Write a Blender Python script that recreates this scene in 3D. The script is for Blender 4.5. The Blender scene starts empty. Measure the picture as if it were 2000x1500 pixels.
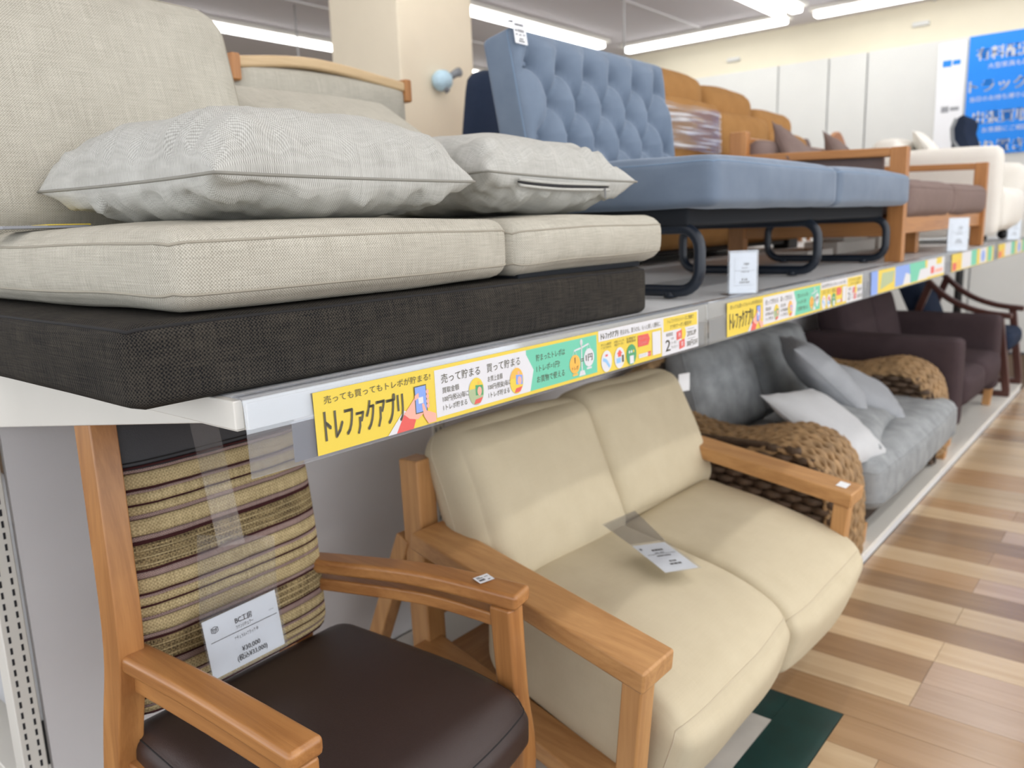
import bpy, bmesh, math, random
from mathutils import Vector as V, Matrix, noise
random.seed(7)
SC = bpy.context.scene
COL = SC.collection
PI = math.pi

# ------------------------------------------------------------------ camera, world, light, exposure
cam_d = bpy.data.cameras.new('camera')
cam = bpy.data.objects.new('camera', cam_d)
COL.objects.link(cam)
CR = ((0.7715873819913502, 0.6352427067979771, -0.03346065468148159),
      (-0.09706403989531556, 0.16955601531658374, 0.9807289787852519),
      (-0.6286743863964355, 0.7534702788630362, -0.1924865053948552))
m = Matrix.Identity(4)
for i in range(3):
    m[i][0], m[i][1], m[i][2] = CR[0][i], CR[1][i], -CR[2][i]
m[0][3], m[1][3], m[2][3] = 0.84, 0.0, 1.25
cam.matrix_world = m
cam_d.sensor_width = 36.0
cam_d.lens = 1571.75 / 2000 * 36
cam_d.clip_start = 0.02
cam_d.dof.use_dof = True
cam_d.dof.focus_distance = 1.02
cam_d.dof.aperture_fstop = 5.0
SC.camera = cam

W = bpy.data.worlds.new('world')
SC.world = W
W.use_nodes = True
W.node_tree.nodes['Background'].inputs[0].default_value = (0.93, 0.96, 1.0, 1)
W.node_tree.nodes['Background'].inputs[1].default_value = 2.8
SC.view_settings.view_transform = 'Standard'
SC.view_settings.look = 'None'
SC.view_settings.gamma = 1.0
SC.view_settings.use_curve_mapping = False
SC.view_settings.exposure = -0.20
SC.cycles.max_bounces = 8
SC.cycles.transparent_max_bounces = 16
SC.cycles.sample_clamp_indirect = 6.0

LIGHT_W = 8.5          # watts of each 2.4 m run of ceiling batten


def area_light(name, loc, length, axis, power):
    d = bpy.data.lights.new(name, 'AREA')
    d.shape = 'RECTANGLE'
    d.size, d.size_y = (length, 0.10) if axis == 'x' else (0.10, length)
    d.energy = power
    d.color = (1.0, 0.985, 0.96)
    o = bpy.data.objects.new(name, d)
    COL.objects.link(o)
    o.location = loc
    return o


# ------------------------------------------------------------------ materials
MATS = {}


def nd(nt, t, **kw):
    n = nt.nodes.new(t)
    for k, v in kw.items():
        setattr(n, k, v)
    return n


def srgb(r, g, b):
    f = lambda c: (c / 255 / 12.92) if c / 255 <= 0.04045 else ((c / 255 + 0.055) / 1.055) ** 2.4
    return (f(r), f(g), f(b), 1)


def newmat(name):
    mt = bpy.data.materials.new(name)
    mt.use_nodes = True
    nt = mt.node_tree
    b = nt.nodes['Principled BSDF']
    MATS[name] = mt
    return mt, nt, b


def plain(name, c, rough=0.5, metal=0.0, spec=0.5, bump=0, bscale=200, var=0.0, vscale=6):
    mt, nt, b = newmat(name)
    b.inputs['Base Color'].default_value = srgb(*c)
    b.inputs['Roughness'].default_value = rough
    b.inputs['Metallic'].default_value = metal
    b.inputs['Specular IOR Level'].default_value = spec
    tc = nd(nt, 'ShaderNodeTexCoord')
    if var:
        n = nd(nt, 'ShaderNodeTexNoise')
        n.inputs['Scale'].default_value = vscale
        n.inputs['Detail'].default_value = 4
        nt.links.new(tc.outputs['Object'], n.inputs['Vector'])
        mx = nd(nt, 'ShaderNodeMix', data_type='RGBA')
        mx.inputs[6].default_value = srgb(*[max(0, x * (1 - var)) for x in c])
        mx.inputs[7].default_value = srgb(*[min(255, x * (1 + var)) for x in c])
        nt.links.new(n.outputs[0], mx.inputs[0])
        nt.links.new(mx.outputs[2], b.inputs['Base Color'])
    if bump:
        n2 = nd(nt, 'ShaderNodeTexNoise')
        n2.inputs['Scale'].default_value = bscale
        nt.links.new(tc.outputs['Object'], n2.inputs['Vector'])
        bp = nd(nt, 'ShaderNodeBump')
        bp.inputs['Strength'].default_value = bump
        bp.inputs['Distance'].default_value = 0.002
        nt.links.new(n2.outputs[0], bp.inputs['Height'])
        nt.links.new(bp.outputs[0], b.inputs['Normal'])
    return mt


def weave(name, dark, light, period=0.003, rough=0.9, streak=0.35, sheen=0.0, bump=0.4, bias=0.5, blotch=0.25, amp=0.3):
    """woven cloth: over-under threads laid out in metres on the UV map, with slubs and soft blotches"""
    mt, nt, b = newmat(name)
    L = nt.links.new
    tc = nd(nt, 'ShaderNodeTexCoord')
    nz = nd(nt, 'ShaderNodeTexNoise')
    nz.inputs['Scale'].default_value = 25
    L(tc.outputs['UV'], nz.inputs['Vector'])
    wob = nd(nt, 'ShaderNodeVectorMath', operation='MULTIPLY_ADD')
    wob.inputs[1].default_value = (0.003, 0.003, 0.0)
    L(nz.outputs['Color'], wob.inputs[0])
    L(tc.outputs['UV'], wob.inputs[2])
    sp = nd(nt, 'ShaderNodeSeparateXYZ')
    L(wob.outputs[0], sp.inputs[0])
    outs = []
    for k in range(2):
        mu = nd(nt, 'ShaderNodeMath', operation='MULTIPLY')
        mu.inputs[1].default_value = 2 * PI / (period * 1.4)
        L(sp.outputs[k], mu.inputs[0])
        sn = nd(nt, 'ShaderNodeMath', operation='SINE')
        L(mu.outputs[0], sn.inputs[0])
        outs.append(sn)
    a2 = nd(nt, 'ShaderNodeMath', operation='MULTIPLY')
    L(outs[0].outputs[0], a2.inputs[0]); L(outs[1].outputs[0], a2.inputs[1])
    mp = nd(nt, 'ShaderNodeMapping')
    mp.inputs['Scale'].default_value = (520, 16, 1)
    L(tc.outputs['UV'], mp.inputs[0])
    ns = nd(nt, 'ShaderNodeTexNoise')
    ns.inputs['Scale'].default_value = 1.0
    ns.inputs['Detail'].default_value = 3
    L(mp.outputs[0], ns.inputs['Vector'])
    mp3 = nd(nt, 'ShaderNodeMapping')
    mp3.inputs['Scale'].default_value = (24, 480, 1)
    L(tc.outputs['UV'], mp3.inputs[0])
    ns3 = nd(nt, 'ShaderNodeTexNoise')
    ns3.inputs['Scale'].default_value = 1.0
    ns3.inputs['Detail'].default_value = 3
    L(mp3.outputs[0], ns3.inputs['Vector'])
    na = nd(nt, 'ShaderNodeMath', operation='ADD')
    L(ns.outputs[0], na.inputs[0]); L(ns3.outputs[0], na.inputs[1])
    nb = nd(nt, 'ShaderNodeTexNoise')
    nb.inputs['Scale'].default_value = 14
    nb.inputs['Detail'].default_value = 5
    L(tc.outputs['Object'], nb.inputs['Vector'])
    s1 = nd(nt, 'ShaderNodeMath', operation='MULTIPLY_ADD')
    s1.inputs[1].default_value = amp; s1.inputs[2].default_value = bias - streak - 0.5 * blotch
    L(a2.outputs[0], s1.inputs[0])
    s2 = nd(nt, 'ShaderNodeMath', operation='MULTIPLY_ADD')
    s2.inputs[1].default_value = streak
    L(na.outputs[0], s2.inputs[0]); L(s1.outputs[0], s2.inputs[2])
    s3 = nd(nt, 'ShaderNodeMath', operation='MULTIPLY_ADD')
    s3.inputs[1].default_value = blotch
    s3.use_clamp = True
    L(nb.outputs[0], s3.inputs[0]); L(s2.outputs[0], s3.inputs[2])
    mx = nd(nt, 'ShaderNodeMix', data_type='RGBA')
    mx.inputs[6].default_value = srgb(*dark); mx.inputs[7].default_value = srgb(*light)
    L(s3.outputs[0], mx.inputs[0]); L(mx.outputs[2], b.inputs['Base Color'])
    b.inputs['Roughness'].default_value = rough
    b.inputs['Specular IOR Level'].default_value = 0.15
    b.inputs['Sheen Weight'].default_value = sheen
    bp = nd(nt, 'ShaderNodeBump')
    bp.inputs['Strength'].default_value = bump
    bp.inputs['Distance'].default_value = 0.0012
    L(s3.outputs[0], bp.inputs['Height']); L(bp.outputs[0], b.inputs['Normal'])
    return mt


def wood(name, dark, light, axis='x', rough=0.4, scale=1.0, rand=False, coat=0.0):
    mt, nt, b = newmat(name)
    L = nt.links.new
    tc = nd(nt, 'ShaderNodeTexCoord')
    src = tc.outputs['Object']
    if rand:
        oi = nd(nt, 'ShaderNodeObjectInfo')
        ad = nd(nt, 'ShaderNodeVectorMath', operation='MULTIPLY_ADD')
        ad.inputs[1].default_value = (7, 11, 5)
        cx = nd(nt, 'ShaderNodeCombineXYZ')
        for k in range(3):
            L(oi.outputs['Random'], cx.inputs[k])
        L(cx.outputs[0], ad.inputs[0]); L(tc.outputs['Object'], ad.inputs[2])
        src = ad.outputs[0]
    mp = nd(nt, 'ShaderNodeMapping')
    s = [34 * scale] * 3
    s['xyz'.index(axis)] = 2.2 * scale
    mp.inputs['Scale'].default_value = s
    L(src, mp.inputs[0])
    n1 = nd(nt, 'ShaderNodeTexNoise')
    n1.inputs['Scale'].default_value = 1.0
    n1.inputs['Detail'].default_value = 6
    n1.inputs['Roughness'].default_value = 0.62
    n1.inputs['Distortion'].default_value = 0.8
    L(mp.outputs[0], n1.inputs['Vector'])
    mp2 = nd(nt, 'ShaderNodeMapping')
    s = [420 * scale] * 3
    s['xyz'.index(axis)] = 14 * scale
    mp2.inputs['Scale'].default_value = s
    L(src, mp2.inputs[0])
    n2 = nd(nt, 'ShaderNodeTexNoise')
    n2.inputs['Scale'].default_value = 1.0
    n2.inputs['Detail'].default_value = 2
    L(mp2.outputs[0], n2.inputs['Vector'])
    ma = nd(nt, 'ShaderNodeMath', operation='MULTIPLY_ADD')
    ma.inputs[1].default_value = 0.3
    L(n2.outputs[0], ma.inputs[0])
    mb = nd(nt, 'ShaderNodeMath', operation='MULTIPLY_ADD')
    mb.inputs[1].default_value = 1.7; mb.inputs[2].default_value = -0.5
    L(n1.outputs[0], mb.inputs[0]); L(mb.outputs[0], ma.inputs[2])
    ma.use_clamp = True
    mx = nd(nt, 'ShaderNodeMix', data_type='RGBA')
    mx.inputs[6].default_value = srgb(*dark); mx.inputs[7].default_value = srgb(*light)
    L(ma.outputs[0], mx.inputs[0])
    if rand:
        hs = nd(nt, 'ShaderNodeHueSaturation')
        mr = nd(nt, 'ShaderNodeMapRange')
        mr.inputs[3].default_value = 0.86; mr.inputs[4].default_value = 1.12
        L(oi.outputs['Random'], mr.inputs[0]); L(mr.outputs[0], hs.inputs['Value'])
        L(mx.outputs[2], hs.inputs['Color']); L(hs.outputs[0], b.inputs['Base Color'])
    else:
        L(mx.outputs[2], b.inputs['Base Color'])
    b.inputs['Roughness'].default_value = rough
    b.inputs['Coat Weight'].default_value = coat
    b.inputs['Coat Roughness'].default_value = 0.25
    bp = nd(nt, 'ShaderNodeBump')
    bp.inputs['Strength'].default_value = 0.12
    bp.inputs['Distance'].default_value = 0.001
    L(n2.outputs[0], bp.inputs['Height']); L(bp.outputs[0], b.inputs['Normal'])
    return mt


def clear(name, tint=(0.93, 0.95, 0.97), gloss=0.10, haze=0.06):
    mt = bpy.data.materials.new(name)
    mt.use_nodes = True
    nt = mt.node_tree
    nt.nodes.clear()
    L = nt.links.new
    out = nd(nt, 'ShaderNodeOutputMaterial')
    tr = nd(nt, 'ShaderNodeBsdfTransparent'); tr.inputs[0].default_value = (*tint, 1)
    gl = nd(nt, 'ShaderNodeBsdfGlossy'); gl.inputs['Roughness'].default_value = 0.06
    df = nd(nt, 'ShaderNodeBsdfDiffuse'); df.inputs[0].default_value = (0.85, 0.87, 0.92, 1)
    m1 = nd(nt, 'ShaderNodeMixShader'); m1.inputs[0].default_value = haze
    L(tr.outputs[0], m1.inputs[1]); L(df.outputs[0], m1.inputs[2])
    lw = nd(nt, 'ShaderNodeLayerWeight'); lw.inputs[0].default_value = 0.25
    ml = nd(nt, 'ShaderNodeMath', operation='MULTIPLY_ADD'); ml.inputs[1].default_value = 0.5; ml.inputs[2].default_value = gloss
    L(lw.outputs['Fresnel'], ml.inputs[0])
    m2 = nd(nt, 'ShaderNodeMixShader')
    L(ml.outputs[0], m2.inputs[0]); L(m1.outputs[0], m2.inputs[1]); L(gl.outputs[0], m2.inputs[2])
    L(m2.outputs[0], out.inputs[0])
    MATS[name] = mt
    return mt


def emit(name, c, s):
    mt, nt, b = newmat(name)
    b.inputs['Base Color'].default_value = (0.9, 0.9, 0.9, 1)
    b.inputs['Emission Color'].default_value = (*c, 1)
    b.inputs['Emission Strength'].default_value = s
    return mt


M = MATS
weave('linen_grey', (112, 106, 92), (214, 210, 197), 0.0030, streak=0.45, bump=0.5, bias=0.60)
weave('linen_pillow', (122, 120, 113), (214, 214, 209), 0.0026, streak=0.45, bump=0.4, bias=0.58, blotch=0.25)
weave('cloth_black', (18, 19, 23), (92, 86, 76), 0.0036, streak=0.6, bump=0.7, bias=0.30, blotch=0.3)
weave('cotton_beige', (182, 169, 142), (211, 200, 174), 0.0012, streak=0.25, bump=0.08, blotch=0.5, amp=0.08)
weave('chenille_gold', (116, 98, 64), (226, 206, 160), 0.0046, streak=0.9, bump=1.0, bias=0.52, blotch=0.4, amp=0.2)
weave('chenille_mauve', (112, 90, 86), (178, 154, 146), 0.003, streak=0.6, bump=0.7)
weave('chenille_mix', (48, 34, 26), (196, 174, 128), 0.005, streak=1.3, bump=1.0, bias=0.44, blotch=0.6, amp=0.2)
weave('cord_plum', (48, 22, 24), (76, 42, 42), 0.002, streak=0.4, bump=0.3)
weave('cloth_greychenille', (108, 112, 114), (174, 177, 179), 0.004, streak=0.3, bump=0.4, blotch=1.1, amp=0.1)
weave('cloth_palegrey', (176, 178, 180), (208, 209, 211), 0.002, streak=0.3, bump=0.1, amp=0.1)
weave('cloth_midgrey', (134, 137, 142), (176, 179, 183), 0.002, streak=0.3, bump=0.1, amp=0.1)
weave('cloth_aubergine', (50, 40, 44), (86, 72, 74), 0.003, streak=0.4, bump=0.3, amp=0.15)
weave('cloth_mauve', (104, 88, 84), (146, 128, 122), 0.003, streak=0.4, bump=0.2, amp=0.1)
weave('cloth_navy', (26, 34, 50), (50, 60, 80), 0.003, streak=0.4, bump=0.2)
weave('cloth_white', (214, 210, 202), (240, 238, 232), 0.003, streak=0.3, bump=0.1, amp=0.1)
weave('suede_caramel', (146, 104, 60), (182, 138, 86), 0.002, streak=0.2, bump=0.1, blotch=0.7, amp=0.1)
mt = weave('velvet_blue', (98, 112, 131), (124, 138, 156), 0.0012, rough=0.7, streak=0.15, bump=0.04, blotch=0.9, sheen=0.3, amp=0.06)
mt.node_tree.nodes['Principled BSDF'].inputs['Sheen Tint'].default_value = (0.78, 0.85, 0.95, 1)
mt.node_tree.nodes['Principled BSDF'].inputs['Sheen Roughness'].default_value = 0.35
for ax in 'xyz':
    wood('oak_' + ax, (158, 110, 64), (206, 158, 104), ax, 0.42)
    wood('alder_' + ax, (138, 86, 44), (200, 144, 86), ax, 0.36, 0.8, coat=0.2)
    wood('ash_' + ax, (190, 160, 120), (218, 192, 150), ax, 0.5)
    wood('teak_' + ax, (146, 94, 50), (196, 138, 80), ax, 0.4)
    wood('rosewood_' + ax, (58, 32, 28), (94, 54, 44), ax, 0.35)
plain('leather_brown', (54, 41, 39), 0.36, spec=0.5, bump=0.35, bscale=900, var=0.08)
plain('leather_dark', (42, 40, 44), 0.42, bump=0.3, bscale=700)
plain('white_steel', (226, 223, 215), 0.35, var=0.02)
plain('grey_steel', (222, 224, 226), 0.35, var=0.05, vscale=3)
plain('panel_white', (222, 220, 221), 0.5, var=0.02, bump=0.1, bscale=400)
plain('slot_dark', (38, 38, 42), 0.8)
plain('black_tube', (26, 34, 46), 0.38)
plain('black_cloth', (24, 28, 34), 0.95)
plain('seam_grey', (160, 154, 140), 0.9)
plain('seam_pillow', (142, 140, 132), 0.9)
plain('seam_beige', (196, 184, 160), 0.9)
plain('seam_blue', (118, 142, 168), 0.8)
plain('seam_black', (34, 33, 34), 0.9)
plain('paper', (236, 238, 242), 0.55)
plain('ink', (40, 40, 46), 0.6)
plain('print_grey', (92, 88, 70), 0.5)
plain('print_yellow', (232, 205, 78), 0.45)
plain('print_white', (222, 222, 226), 0.45)
plain('print_green', (112, 202, 172), 0.45)
plain('print_orange', (246, 186, 84), 0.45)
plain('print_blue', (136, 166, 232), 0.45)
plain('print_pink', (244, 178, 160), 0.45)
plain('print_red', (226, 98, 92), 0.45)
plain('print_sage', (176, 190, 150), 0.45)
plain('print_deepgreen', (80, 160, 110), 0.45)
plain('print_sky', (150, 196, 236), 0.45)
plain('strip_backing', (150, 152, 158), 0.5)
plain('zip_metal', (120, 120, 122), 0.35, metal=0.8)
plain('ceiling_paint', (226, 222, 226), 0.9)
plain('wall_cream', (226, 219, 198), 0.8, var=0.015)
plain('wall_board', (212, 213, 210), 0.55, var=0.015)
plain('pillar_cream', (220, 208, 186), 0.8, var=0.02)
plain('poster_blue', (16, 136, 240), 0.5)
plain('tile_green', (16, 52, 50), 0.38, var=0.35, vscale=9)
plain('tile_white', (188, 184, 176), 0.45, var=0.08, vscale=12)
plain('floor_base', (86, 66, 46), 0.8)
plain('rattan_core', (44, 32, 24), 0.9)
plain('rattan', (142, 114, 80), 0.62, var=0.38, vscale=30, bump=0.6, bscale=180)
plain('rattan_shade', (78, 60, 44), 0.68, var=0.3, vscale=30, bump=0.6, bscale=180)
plain('caster_black', (28, 28, 30), 0.5)
plain('fixture_blue', (176, 204, 220), 0.5)
plain('fixture_grey', (120, 124, 130), 0.5)
plain('mesh_grey', (130, 134, 138), 0.7)
plain('wire_grey', (170, 170, 170), 0.5, metal=0.3)
plain('wrap_film', (214, 208, 206), 0.15)
clear('clear_plastic')
clear('clear_rail', (0.90, 0.92, 0.95), 0.12, 0.10)
clear('clear_wrap', (0.93, 0.91, 0.90), 0.10, 0.10)
emit('lamp_glow', (1, 0.99, 0.97), 9.0)
wood('plank_light', (178, 150, 114), (204, 180, 146), 'x', 0.24, 0.6, True, 0.5)
wood('plank_dark', (136, 106, 76), (166, 134, 100), 'x', 0.24, 0.6, True, 0.5)
wood('plank_brown', (152, 118, 82), (182, 148, 110), 'x', 0.24, 0.6, True, 0.5)
wood('plank_rose', (162, 134, 110), (190, 164, 140), 'x', 0.24, 0.6, True, 0.5)

nt = MATS['clear_wrap'].node_tree
tc = nd(nt, 'ShaderNodeTexCoord'); mp = nd(nt, 'ShaderNodeMapping'); mp.inputs['Scale'].default_value = (3, 3, 70)
nz = nd(nt, 'ShaderNodeTexNoise'); nz.inputs['Scale'].default_value = 1.0; nz.inputs['Detail'].default_value = 4
mr = nd(nt, 'ShaderNodeMapRange'); mr.inputs[1].default_value = 0.46; mr.inputs[2].default_value = 0.68; mr.inputs[4].default_value = 0.75; mr.inputs[3].default_value = 0.06
nt.links.new(tc.outputs['Object'], mp.inputs[0]); nt.links.new(mp.outputs[0], nz.inputs['Vector']); nt.links.new(nz.outputs[0], mr.inputs[0])
for n_ in nt.nodes:
    if n_.type == 'MIX_SHADER' and not n_.inputs[0].is_linked: nt.links.new(mr.outputs[0], n_.inputs[0])

# ------------------------------------------------------------------ mesh builder
ORG = {}


class MB:
    def __init__(s):
        s.v, s.f, s.m, s.s = [], [], [], []
        s.uv = {}

    def add(s, vs, fs, mi=0, smooth=False, uv=None):
        o = len(s.v)
        s.v += [tuple(x) for x in vs]
        if uv:
            f0 = len(s.f)
            for k, u in enumerate(uv): s.uv[f0 + k] = u
        for f in fs:
            s.f.append(tuple(i + o for i in f)); s.m.append(mi); s.s.append(smooth)
        return s

    def hexa(s, p, mi=0):
        return s.add(p, [(0, 3, 2, 1), (4, 5, 6, 7), (0, 1, 5, 4), (1, 2, 6, 5), (2, 3, 7, 6), (3, 0, 4, 7)], mi)

    def box(s, lo, hi, mi=0):
        x0, y0, z0 = lo; x1, y1, z1 = hi
        return s.hexa([(x0, y0, z0), (x1, y0, z0), (x1, y1, z0), (x0, y1, z0), (x0, y0, z1), (x1, y0, z1), (x1, y1, z1), (x0, y1, z1)], mi)

    def sweep(s, pts, ws, hs, up=(0, 0, 1), mi=0):
        """rectangular bar along pts; w sideways, h along up, pts is the centre line"""
        pts = [V(p) for p in pts]; n = len(pts)
        if not hasattr(ws, '__len__'): ws = [ws] * n
        if not hasattr(hs, '__len__'): hs = [hs] * n
        up = V(up); vs = []
        for i, p in enumerate(pts):
            t = (pts[min(i + 1, n - 1)] - pts[max(i - 1, 0)]).normalized()
            sd = t.cross(up).normalized(); u = sd.cross(t).normalized()
            w, h = ws[i] / 2, hs[i] / 2
            vs += [p - sd * w - u * h, p + sd * w - u * h, p + sd * w + u * h, p - sd * w + u * h]
        fs = [(3, 2, 1, 0), tuple(range(4 * n - 4, 4 * n))]
        for i in range(n - 1):
            a = 4 * i; b = a + 4
            for k in range(4):
                l = (k + 1) % 4
                fs.append((a + k, a + l, b + l, b + k))
        return s.add(vs, fs, mi)

    def tube(s, pts, r, n=8, closed=False, mi=0, twist=None):
        pts = [V(p) for p in pts]; N = len(pts)
        if not hasattr(r, '__len__'): r = [r] * N
        vs = []; ref = None; acc = 0
        for i, p in enumerate(pts):
            if closed: t = pts[(i + 1) % N] - pts[i - 1]
            else: t = pts[min(i + 1, N - 1)] - pts[max(i - 1, 0)]
            t = t.normalized() if t.length > 1e-9 else V((0, 0, 1))
            if ref is None:
                ref = V((0, 0, 1)) if abs(t.z) < 0.9 else V((1, 0, 0))
            ref = (ref - t * ref.dot(t)).normalized()
            b = t.cross(ref)
            if i: acc += (p - pts[i - 1]).length
            for k in range(n):
                a = 2 * PI * k / n
                rr = r[i]
                if twist: rr *= 1 + twist[0] * math.sin(2 * a + acc * twist[1])
                vs.append(p + (ref * math.cos(a) + b * math.sin(a)) * rr)
        fs = []
        for i in range(N if closed else N - 1):
            a = i * n; b2 = ((i + 1) % N) * n
            for k in range(n):
                l = (k + 1) % n
                fs.append((a + k, a + l, b2 + l, b2 + k))
        if not closed:
            fs += [tuple(range(n - 1, -1, -1)), tuple(range((N - 1) * n, N * n))]
        return s.add(vs, fs, mi, True)

    def prism(s, poly, ex, mi=0):
        n = len(poly); ex = V(ex)
        a = [V(p) for p in poly]
        vs = a + [p + ex for p in a]
        fs = [tuple(range(n - 1, -1, -1)), tuple(range(n, 2 * n))]
        for k in range(n):
            l = (k + 1) % n
            fs.append((k, l, n + l, n + k))
        return s.add(vs, fs, mi)

    def disc(s, c, r, mi=0, n=20, ax=('y', 'z'), off=0.0):
        vs = []
        rx, ry = r if hasattr(r, '__len__') else (r, r)
        for k in range(n):
            a = 2 * PI * k / n
            p = V(c)
            setattr(p, ax[0], getattr(p, ax[0]) + rx * math.cos(a)); setattr(p, ax[1], getattr(p, ax[1]) + ry * math.sin(a))
            vs.append(p)
        return s.add(vs, [tuple(range(n))], mi)

    def mesh(s, me, mat, mi=0):
        return s.add([mat @ v.co for v in me.vertices], [tuple(p.vertices) for p in me.polygons], mi)

    def build(s, name, mats, parent=None, bevel=0, seg=2, smooth=False, **props):
        if isinstance(mats, str): mats = [mats]
        org = ORG.get(parent.name, V((0, 0, 0))) if parent else V((0, 0, 0))
        me = bpy.data.meshes.new(name)
        if parent is None and props.get('at') is not None:
            org = V(props.pop('at'))
        elif 'at' in props: props.pop('at')
        me.from_pydata([(V(v) - org) for v in s.v], [], s.f)
        for k in mats: me.materials.append(M[k])
        me.polygons.foreach_set('material_index', s.m)
        me.polygons.foreach_set('use_smooth', [bool(x or smooth) for x in s.s])
        ul = me.uv_layers.new(name='uv').data
        for p in me.polygons:
            u = s.uv.get(p.index)
            if u:
                for li, q in zip(p.loop_indices, u): ul[li].uv = q
            else:
                n_ = p.normal; ax = max(range(3), key=lambda k: abs(n_[k]))
                ia, ib = ((1, 2), (0, 2), (0, 1))[ax]
                for li in p.loop_indices:
                    c_ = me.vertices[me.loops[li].vertex_index].co
                    ul[li].uv = (c_[ia], c_[ib])
        bm = bmesh.new(); bm.from_mesh(me)
        bmesh.ops.recalc_face_normals(bm, faces=bm.faces)
        bm.to_mesh(me); bm.free()
        me.update()
        o = bpy.data.objects.new(name, me)
        COL.objects.link(o)
        if parent: o.parent = parent; ORG[o.name] = org
        else: o.location = org; ORG[o.name] = org
        if bevel:
            bv = o.modifiers.new('bevel', 'BEVEL')
            bv.width = bevel; bv.segments = seg; bv.limit_method = 'ANGLE'; bv.angle_limit = 0.6
            me.polygons.foreach_set('use_smooth', [True] * len(me.polygons))
            bv.harden_normals = True
        for k, v in props.items():
            if v is not None: o[k] = v
        return o


def thing(name, label, cat, loc, group=None):
    o = bpy.data.objects.new(name, None)
    o.empty_display_size = 0.1
    COL.objects.link(o)
    o.location = loc
    o['label'] = label; o['category'] = cat
    if group: o['group'] = group
    ORG[o.name] = V(loc)
    return o


def tag(o, label, cat, group=None):
    o['label'] = label; o['category'] = cat
    if group: o['group'] = group
    return o


def struct(o):
    o['kind'] = 'structure'
    return o


def frame(o, x, y, z):
    """matrix whose columns are the given axes at point o"""
    x, y, z = V(x), V(y), V(z)
    return Matrix(((x.x, y.x, z.x, o[0]), (x.y, y.y, z.y, o[1]), (x.z, y.z, z.z, o[2]), (0, 0, 0, 1)))


# soft box: rounded, bulged, wrinkled
def soft(size, r, bulge=(0, 0, 0), n=14, amp=0.0, freq=6.0, seed=0, fn=None, mat=None):
    hx, hy, hz = [x / 2 for x in size]
    if not hasattr(r, '__len__'): r = (r, r, r)
    mat = mat or Matrix.Identity(4)

    def pos(p):
        q = V((p[0] * hx, p[1] * hy, p[2] * hz)); out = V((0, 0, 0)); d = V((0, 0, 0))
        for k, h in enumerate((hx, hy, hz)):
            rr = min(r[k], h * 0.98)
            inn = max(-(h - rr), min(h - rr, q[k]))
            out[k] = inn; d[k] = (q[k] - inn) / rr
        if d.length > 1e-9:
            mxd = max(abs(d.x), abs(d.y), abs(d.z)); d = d.normalized() * mxd
        for k in range(3): out[k] += d[k] * min(r[k], (hx, hy, hz)[k] * 0.98)
        x2, y2, z2 = 1 - p[0] ** 2, 1 - p[1] ** 2, 1 - p[2] ** 2
        out.x += p[0] * bulge[0] * y2 * z2; out.y += p[1] * bulge[1] * x2 * z2; out.z += p[2] * bulge[2] * x2 * y2
        if amp:
            out += noise.noise_vector(out * freq + V((seed * 3.1, seed * 1.7, seed))) * amp
        if fn: out = fn(out, p)
        return mat @ out

    vs, fs, idx, uvs = [], [], {}, []
    hh = (hx, hy, hz)

    def vid(p):
        key = (round(p[0], 4), round(p[1], 4), round(p[2], 4))
        if key not in idx:
            idx[key] = len(vs); vs.append(pos(p))
        return idx[key]

    g = [math.sin((i / n * 2 - 1) * PI / 2 * 0.86) / math.sin(PI / 2 * 0.86) for i in range(n + 1)]
    for ax in range(3):
        for sg in (-1, 1):
            for i in range(n):
                for j in range(n):
                    q, uq = [], []
                    for (a, b) in ((i, j), (i + 1, j), (i + 1, j + 1), (i, j + 1)):
                        p = [0, 0, 0]; p[ax] = sg; p[(ax + 1) % 3] = g[a]; p[(ax + 2) % 3] = g[b]
                        q.append(vid(p)); uq.append((g[a] * hh[(ax + 1) % 3], g[b] * hh[(ax + 2) % 3]))
                    fs.append(tuple(q) if sg > 0 else tuple(q[::-1]))
                    uvs.append(uq if sg > 0 else uq[::-1])
    pos.uv = uvs
    return vs, fs, pos


def seam_loop(pos, ax, lvl, n=14, lim=1.0):
    """points round the edge of a soft box at p[ax] = lvl"""
    a, b = [k for k in range(3) if k != ax]
    pts = []
    for sa, sb, da, db in ((-1, -1, 1, 0), (1, -1, 0, 1), (1, 1, -1, 0), (-1, 1, 0, -1)):
        for i in range(n * 2):
            f = (1 - math.cos(PI * i / (n * 2)))
            p = [0, 0, 0]; p[ax] = lvl
            p[a] = sa + da * f; p[b] = sb + db * f
            pts.append(pos(p))
    return pts


def cushion(name, parent, mat, size, r, matx, bulge=(0, 0, 0.02), amp=0.004, freq=7, seed=0, n=14, fn=None, seam=None, seam_r=0.0022, seam_ax=2, lv=(0.97,), seam_name='seam', **props):
    vs, fs, pos = soft(size, r, bulge, n, amp, freq, seed, fn, matx)
    o = MB().add(vs, fs, 0, True, pos.uv).build(name, mat, parent, **props)
    if seam:
        for l in lv:
            MB().tube(seam_loop(pos, seam_ax, l), seam_r, 6, True).build(seam_name, seam, o)
    return o


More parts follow.
